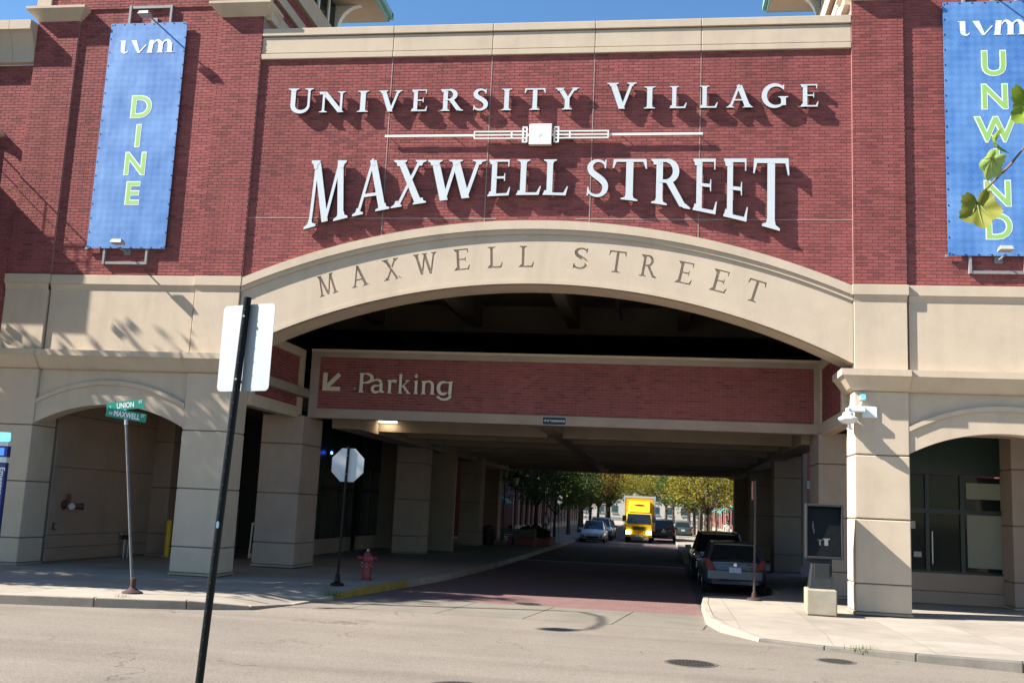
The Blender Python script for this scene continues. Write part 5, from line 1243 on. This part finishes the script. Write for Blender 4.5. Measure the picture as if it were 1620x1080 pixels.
LEAF = [leaf_mat('leaf_dark_green', (.028, .06, .014), (.09, .12, .02)), leaf_mat('leaf_yellow_green', (.10, .13, .02), (.30, .24, .025)), leaf_mat('leaf_orange', (.11, .11, .02), (.30, .15, .02))]
def tree_proto(name, seed, H, cz, cr, ch, lm, n=4200, ls=.17, tr=.14):
    """H trunk fork height; crown centre height cz, radius cr, half height ch"""
    R = random.Random(seed); root = thing(name, None, 'tree')
    mb = MB(); mb.tube([(0,0,-.05), (.03*R.uniform(-1,1), .03, H*.5), (.06*R.uniform(-1,1), .0, H), (0, 0, cz + ch*.4)], [tr*1.25, tr, tr*.8, tr*.25], 8)
    tips = []
    for k in range(9):
        a = 2*pi*k/9 + R.uniform(-.3, .3); r = cr * R.uniform(.55, .9); z0 = H * R.uniform(.8, 1.15); z1 = cz + ch * R.uniform(-.5, .6)
        m_ = Vector((cos(a)*r*.45, sin(a)*r*.45, (z0 + z1) / 2 + .2)); e = Vector((cos(a)*r, sin(a)*r, z1))
        mb.tube([(0, 0, z0), tuple(m_), tuple(e)], [tr*.5, tr*.3, tr*.08], 6); tips.append(e)
        for q in range(3):
            a2 = a + R.uniform(-.9, .9); e2 = m_ + Vector((cos(a2)*cr*.4, sin(a2)*cr*.4, R.uniform(-.2, .8)*ch*.6)); mb.tube([tuple(m_), tuple(e2)], [tr*.22, tr*.06], 5); tips.append(e2)
    mb.build('trunk', BARK, root, smooth=True)
    cl = []
    for k in range(46):
        u = R.uniform(-1, 1); a = R.uniform(0, 2*pi); r = cr * sqrt(max(0, 1 - u*u)) * R.uniform(.45, 1.0)
        cl.append((Vector((cos(a)*r, sin(a)*r, cz + u*ch*R.uniform(.7, 1))), R.uniform(.35, .75) * cr * .42))
    cl += [(e, cr*.22) for e in tips]
    lf = MB()
    for k in range(n):
        c, rad_ = R.choice(cl); d = Vector((R.gauss(0, 1), R.gauss(0, 1), R.gauss(0, .7))); p = c + d * rad_ * .5
        a = Vector((R.gauss(0, 1), R.gauss(0, 1), R.gauss(0, .5))).normalized(); b = a.orthogonal().normalized(); b = (b * cos(R.uniform(0, 6)) + a.cross(b) * sin(R.uniform(0, 6))).normalized()
        s_ = ls * R.uniform(.6, 1.3); w = s_ * .42; nn = a.cross(b) * s_ * .1
        lf.add([tuple(p - a*s_*.5), tuple(p + b*w - nn), tuple(p + a*s_*.5), tuple(p - b*w - nn)], [(0, 1, 2, 3)])
    lf.build('crown', lm, root, fix=False)
    return root
P_ = [tree_proto('street_tree', 11, 2.3, 4.7, 3.5, 2.5, LEAF[0], n=6500), tree_proto('street_tree', 12, 2.4, 4.7, 3.3, 2.5, LEAF[1], n=4600, ls=.16), tree_proto('street_tree', 13, 2.5, 4.9, 3.4, 2.8, LEAF[2], n=6500)]
TL = ['dark green street tree', 'yellow green street tree', 'orange tinged street tree']
used = [0, 0, 0]
spots = [(-8.2, 43.6, 0, 1.0, 'beside the planter and bench'), (-7.7, 51.0, 0, .78, 'behind the person with white backpack'), (-7.5, 60, 0, 1.0, 'on the left sidewalk by the blue SUV'), (-7.4, 70, 2, 1.05, 'further along the left kerb past the black car'), (-7.4, 84, 2, 1.1, 'far along the left row before tall brick building'), (-7.4, 98, 1, 1.15, 'farthest in the left row'),
         (3.0, 46.5, 1, .98, 'with bare fork above the black SUV roof'), (3.3, 56, 1, 1.0, 'on the right sidewalk past the fork tree'), (3.2, 68, 0, 1.0, 'right of the navy SUV'), (3.2, 82, 0, 1.1, 'beside the dark green car'), (3.2, 100, 2, 1.15, 'farthest in the right row'),
         (-2.5, 150, 0, 1.7, 'closing the far end of the street, middle'), (-8, 128, 2, 1.5, 'closing the far end of the street, left side'), (5.5, 126, 1, 1.6, 'closing the far end of the street, right side'), (.6, 138, 1, 1.5, 'standing in the far street end between two taller trees'), (3.1, 62, 0, 1.05, 'beside the lantern lamp on the right sidewalk'), (-7.6, 76, 0, 1.05, 'between two others by the tall brick building'), (-6.8, 112, 1, 1.2, 'before the long pale building on the left'), (3.4, 113, 0, 1.2, 'before the long pale building on the right'), (-3.2, 190, 1, 1.9, 'at the very end of the street behind all others'), (2.2, 182, 2, 1.8, 'near the very end of the street on the right')]
for i, (x, y, k, sc, wh) in enumerate(spots):
    o = P_[k] if not used[k] else copy_tree(P_[k]); used[k] = 1
    o.location = (x, y, 0); o.rotation_euler = (0, 0, i * 1.3); o.scale = (sc, sc, sc)
    tag(o, TL[k] + ' ' + wh, 'tree', 'street trees beyond the underpass')

# ------------------------------------------------------------ planter, bench, bin, lamps
t = thing('planter', 'low brick edged planter with dark shrub beyond the underpass bench', 'planter', (-7.0, 33.5, 0))
MB().box(-1.3, 1.0, -1.6, 1.6, 0, .42).build('brick_edge', BRK_FAR, t, bevel=.03); MB().box(-1.15, .85, -1.45, 1.45, .40, .46).build('soil', BARK, t)
R = random.Random(5); lf = MB()
for k in range(2600):
    a = R.uniform(0, 6.28); rr = sqrt(R.random()); p = Vector((-.15 + cos(a)*rr*1.0, sin(a)*rr*1.4, .45 + R.random() * .75 * (1 - rr*.6)))
    a = Vector((R.gauss(0,1), R.gauss(0,1), R.gauss(0,1))).normalized(); b = a.orthogonal() * .035
    lf.add([tuple(p - a*.06), tuple(p + b), tuple(p + a*.06), tuple(p - b)], [(0,1,2,3)])
lf.build('shrub', LEAF[0], t, fix=False)
t = thing('bench', 'black metal bench with slatted back under the far end of the building', 'bench', (-7.35, 29.0, 0), rad(3))
for k in range(4): MB().box(-.95, .95, -.25 + k*.13, -.15 + k*.13, .43, .46).build('seat_slat', DARKM, t)
for k in range(4): MB().box(-.95, .95, .24 + k*.012, .26 + k*.012, .52 + k*.10, .60 + k*.10).build('back_slat', DARKM, t)
for s_ in (-1, 1): 
    MB().box(s_*.88 - .03, s_*.88 + .03, -.25, -.19, 0, .64).build('leg', DARKM, t); MB().box(s_*.88 - .03, s_*.88 + .03, .22, .31, 0, .95).build('leg', DARKM, t); MB().box(s_*.88 - .03, s_*.88 + .03, -.26, .25, .62, .66).build('armrest', DARKM, t)
t = thing('litter_bin', 'dark cylindrical litter bin beside the bench', 'litter bin', (-8.95, 29.4, 0))
MB().lathe([(.25, 0), (.28, .05), (.29, .9), (.30, .92), (.22, 1.0), (.1, 1.02)], 16).build('body', DARKM, t, smooth=True); MB().lathe([(.31, .82), (.31, .9)], 16).build('rim', DARKM, t)
LGL = mat('lantern_glass', (.45, .45, .40), .3, .05)
def lamp_post(x, y, h, label):
    t = thing('lamp_post', label, 'lamp post', (x, y, 0), 0, 'lantern lamp posts along the far street')
    MB().lathe([(.16, 0), (.16, .08), (.10, .16), (.09, .5), (.055, .6), (.045, h - .5), (.07, h - .45), (.03, h - .40)], 12).build('post', DARKM, t, smooth=True)
    MB().lathe([(.08, h - .45), (.15, h - .2), (.17, h - .02), (.16, h)], 10).build('lantern', LGL, t, smooth=True)
    MB().lathe([(.21, h - .02), (.19, h + .03), (.08, h + .16), (.02, h + .24)], 10).build('lantern_roof', DARKM, t, smooth=True)
    for a in range(4): MB().tube([(.085*cos(a*pi/2), .085*sin(a*pi/2), h - .46), (.175*cos(a*pi/2), .175*sin(a*pi/2), h)], .01, 5).build('lantern_bar', DARKM, t)
lamp_post(-7.75, 30.3, 3.6, 'dark lantern lamp post behind the bench'); lamp_post(-9.6, 38.6, 4.2, 'dark lantern lamp post beside the last left pier'); lamp_post(-7.3, 40.2, 5.6, 'tall dark lamp post by the planter'); lamp_post(3.4, 52, 4.2, 'dark lantern lamp post on the right sidewalk between trees')
t = thing('sign_post', 'thin green sign post at left kerb before the white hatchback', 'sign', (-6.6, 43, 0))
MB().tube([(0, 0, 0), (0, 0, 2.9)], .03, 8).build('post', TEAL, t); MB().prism(rrect(.3, .45, .03), -.04, -.034).build('sign_plate', SIGNBACK, t, loc=(0, 0, 2.6))

# ------------------------------------------------------------ two far pedestrians
SKIN = mat('skin', (.36, .21, .15), .6, .05)
def person(label, x, y, rz, shirt, trousers, extra):
    t = thing('person', label, 'person', (x, y, 0), rz)
    me = bpy.data.meshes.new('body')
    V = [(0,0,.95),(0,0,1.15),(0,.01,1.36),(0,.0,1.47),(0,.02,1.62),  (-.10,0,.90),(-.11,.10,.50),(-.11,.02,.09),(-.11,.16,.03), (.10,0,.90),(.11,-.06,.50),(.11,-.16,.10),(.11,-.02,.03), (-.20,0,1.38),(-.25,.02,1.10),(-.23,.16,.88),(-.23,.19,.80), (.20,0,1.38),(.25,-.02,1.10),(.24,.03,.87),(.24,.05,.79), (0,.02,1.70)]
    E_ = [(0,1),(1,2),(2,3),(3,4),(4,21),(0,5),(5,6),(6,7),(7,8),(0,9),(9,10),(10,11),(11,12),(2,13),(13,14),(14,15),(15,16),(2,17),(17,18),(18,19),(19,20)]
    Rr = [.15,.14,.16,.06,.10, .10,.075,.05,.045, .10,.075,.05,.045, .07,.05,.038,.03, .07,.05,.038,.03, .08]
    me.from_pydata(V, E_, []); o = bpy.data.objects.new('body', me); COL.objects.link(o); o.parent = t
    o.modifiers.new('skin', 'SKIN'); sd = o.modifiers.new('sub', 'SUBSURF'); sd.levels = sd.render_levels = 2
    for i, sv in enumerate(me.skin_vertices[0].data): sv.radius = (Rr[i], Rr[i]*(.72 if i < 3 else 1)); sv.use_root = (i == 0)
    m = mat('clothes_' + extra, (0, 0, 0), .8, 0, fine=0); nt = m.node_tree; N = nt.nodes; L = nt.links
    tc = N.new('ShaderNodeTexCoord'); sp = N.new('ShaderNodeSeparateXYZ'); L.new(tc.outputs['Object'], sp.inputs[0]); rp = N.new('ShaderNodeValToRGB'); rp.color_ramp.interpolation = 'CONSTANT'
    mr = N.new('ShaderNodeMapRange'); mr.inputs[1].default_value = 0; mr.inputs[2].default_value = 1.8; L.new(sp.outputs[2], mr.inputs[0]); L.new(mr.outputs[0], rp.inputs[0])
    e = rp.color_ramp.elements; e[0].color = (.02,.02,.02,1); e[1].position = .05; e[1].color = (*trousers, 1)
    for p_, c in ((.53, shirt), (.815, (.36,.21,.15)), (.955, (.03,.02,.015))): q = e.new(p_); q.color = (*c, 1)
    L.new(rp.outputs[0], N['Principled BSDF'].inputs['Base Color']); me.materials.append(m)
    hair = MB().lathe([(.0, 1.79), (.07, 1.775), (.10, 1.72), (.105, 1.66), (.09, 1.62)], 12, (0, -.005, 0)).build('hair', BLACK, t, smooth=True)
    if extra == 'pack': MB().box(-.15, .15, -.26, -.10, 1.02, 1.42).build('backpack', mat('backpack_white', (.55,.55,.52), .8, .1), t, bevel=.05)
    return t
person('person in dark top with white backpack walking on left sidewalk', -7.9, 46.5, 0, (.06,.06,.07), (.12,.12,.14), 'pack')
person('person in pale shirt walking on right sidewalk past parked cars', 4.5, 49, pi, (.5,.5,.48), (.03,.035,.06), 'pale')
# ------------------------------------------------------------ grape vine close to the camera on the right
VLEAF = [leaf_mat('vine_leaf_green', (.11, .19, .018), (.22, .30, .035)), leaf_mat('vine_leaf_pale', (.30, .42, .10), (.42, .52, .18)), leaf_mat('vine_leaf_olive', (.14, .15, .02), (.27, .27, .045))]
VSTEM = mat('vine_stem', (.16, .09, .045), .7, .2, 20)
vine = thing('grape_vine', 'grape vine shoot with serrated leaves hanging in front of blue banner', 'vine', (1.75, -22.0, -.02))
MB().tube([(0,0,0),(.05,.05,1.0),(-.1,.05,2.2),(-.30,.05,2.85),(-.55,.1,3.05),(-.74,.1,3.17),(-.80,.1,3.09),(-.885,.1,3.0)], [.014,.012,.009,.007,.005,.0042,.0036,.0028], 7).build('stem', VSTEM, vine, smooth=True)
MB().tube([(-.74,.1,3.17),(-.70,.1,3.22),(-.755,.1,3.30)], [.004,.003,.002], 6).build('stem', VSTEM, vine, smooth=True)
def vine_leaf(loc, w, h, m, rot, seed, lobes=1.0):
    R = random.Random(seed); n_ = 44; rim = []
    for i in range(n_):
        a = -pi/2 + 2*pi*i/n_
        lob = 1 + .16*lobes*cos(5*(a - pi/2)) + (.05 if i % 2 else -.04) * (1 + R.uniform(-.3,.3))
        notch = .55 if i in (0,) else (.8 if i in (1, n_-1) else 1)
        rim.append((cos(a)*lob*notch*w/2, sin(a)*lob*notch*h/2))
    mb = MB(); vs = [(0, 0, -h*.12)]; fs = []
    for f_ in (.45, .8, 1.0):
        for i, (x, z) in enumerate(rim):
            a = -pi/2 + 2*pi*i/n_; vein = w * .09 * cos(5*(a - pi/2)) * f_
            curl = -.42 * (x*x + z*z) * f_**2 / (w*.5) + vein * .6 + R.uniform(-.001, .001)
            vs.append((x*f_, curl, z*f_ - h*.12*(1-f_)))
    for i in range(n_):
        j = (i+1) % n_; fs.append((0, 1+i, 1+j))
        for q in (0, 1): fs.append((1+q*n_+i, 1+(q+1)*n_+i, 1+(q+1)*n_+j, 1+q*n_+j))
    # veins as slim ridges
    mb.add(vs, fs)
    o = mb.build('leaf', m, vine, smooth=False, fix=False); o.data.shade_smooth(); o.location = loc; o.rotation_euler = rot
    v = MB()
    for a in (90, 38, 142, -15, 195):
        ex, ez = cos(rad(a))*w*.42, sin(rad(a))*h*.42
        yv = -.42*((ex*.6)**2 + (ez*.6)**2)/(w*.5) 
        v.tube([(0, -.002, -h*.42*.0 - h*.3), (ex*.5, yv*.4 - .003, ez*.5 - h*.08), (ex*.95, -.42*(ex*ex+ez*ez)/(w*.5) + .002, ez*.95)], [.0016, .0012, .0006], 5)
    v.build('vein', VLEAF[1], o)
vine_leaf((-.895, .08, 2.945), .105, .11, VLEAF[2], (rad(8), rad(172), rad(-8)), 1, .7)
vine_leaf((-.862, .09, 3.085), .072, .082, VLEAF[1], (rad(-20), rad(195), rad(25)), 2, .8)
vine_leaf((-.855, .075, 3.145), .035, .075, VLEAF[0], (rad(5), rad(185), rad(70)), 3, .6)
vine_leaf((-.745, .09, 3.245), .10, .14, VLEAF[0], (rad(5), rad(170), rad(-20)), 4, .8)
vine_leaf((-.66, .1, 3.02), .11, .11, VLEAF[0], (rad(12), rad(150), rad(15)), 5)
for k in range(9):
    vine_leaf((-.25 + .03*(k % 3), .05 + .05*(k % 2), .9 + k*.22), .12, .12, VLEAF[k % 3], (rad(10*k), rad(160 + 13*k), rad(20*k)), 20 + k)
# ------------------------------------------------------------ things just outside the frame whose shadows fall into it
shade = tree_proto('shade_tree', 41, 3.6, 8.2, 4.0, 4.3, LEAF[0], n=16000, ls=.22, tr=.2)
shade.location = (-21.4, -3.7, 0); shade.scale = (1, .8, 1); tag(shade, 'leafy green tree on the left sidewalk shading the left piers', 'tree')
sh2 = copy_tree(shade); sh2.location = (-24.0, -4.2, 0); sh2.scale = (1.1, .72, 1.26); tag(sh2, 'taller leafy green tree by the cross street kerb on the left', 'tree')
t = thing('street_lamp', 'tall street lamp with curved arm standing on the left sidewalk', 'street lamp', (-15.8, -5.3, 0))
MB().lathe([(.2, 0), (.2, .1), (.11, .2), (.08, 11.0), (.05, 11.6)], 12).build('post', GALV, t, smooth=True)
MB().tube([(0, 0, 11.4), (.0, -.15, 12.0), (.05, -1.0, 12.35), (.1, -2.4, 12.4), (.15, -3.45, 12.2), (.15, -3.6, 12.0)], .045, 8).build('arm', GALV, t, smooth=True)
MB().lathe([(.06, 12.05), (.12, 11.95), (.30, 11.75), (.30, 11.68), (.2, 11.55), (.05, 11.5)], 14, (.15, -3.63, 0)).build('lamp_head', DARKM, t, smooth=True)
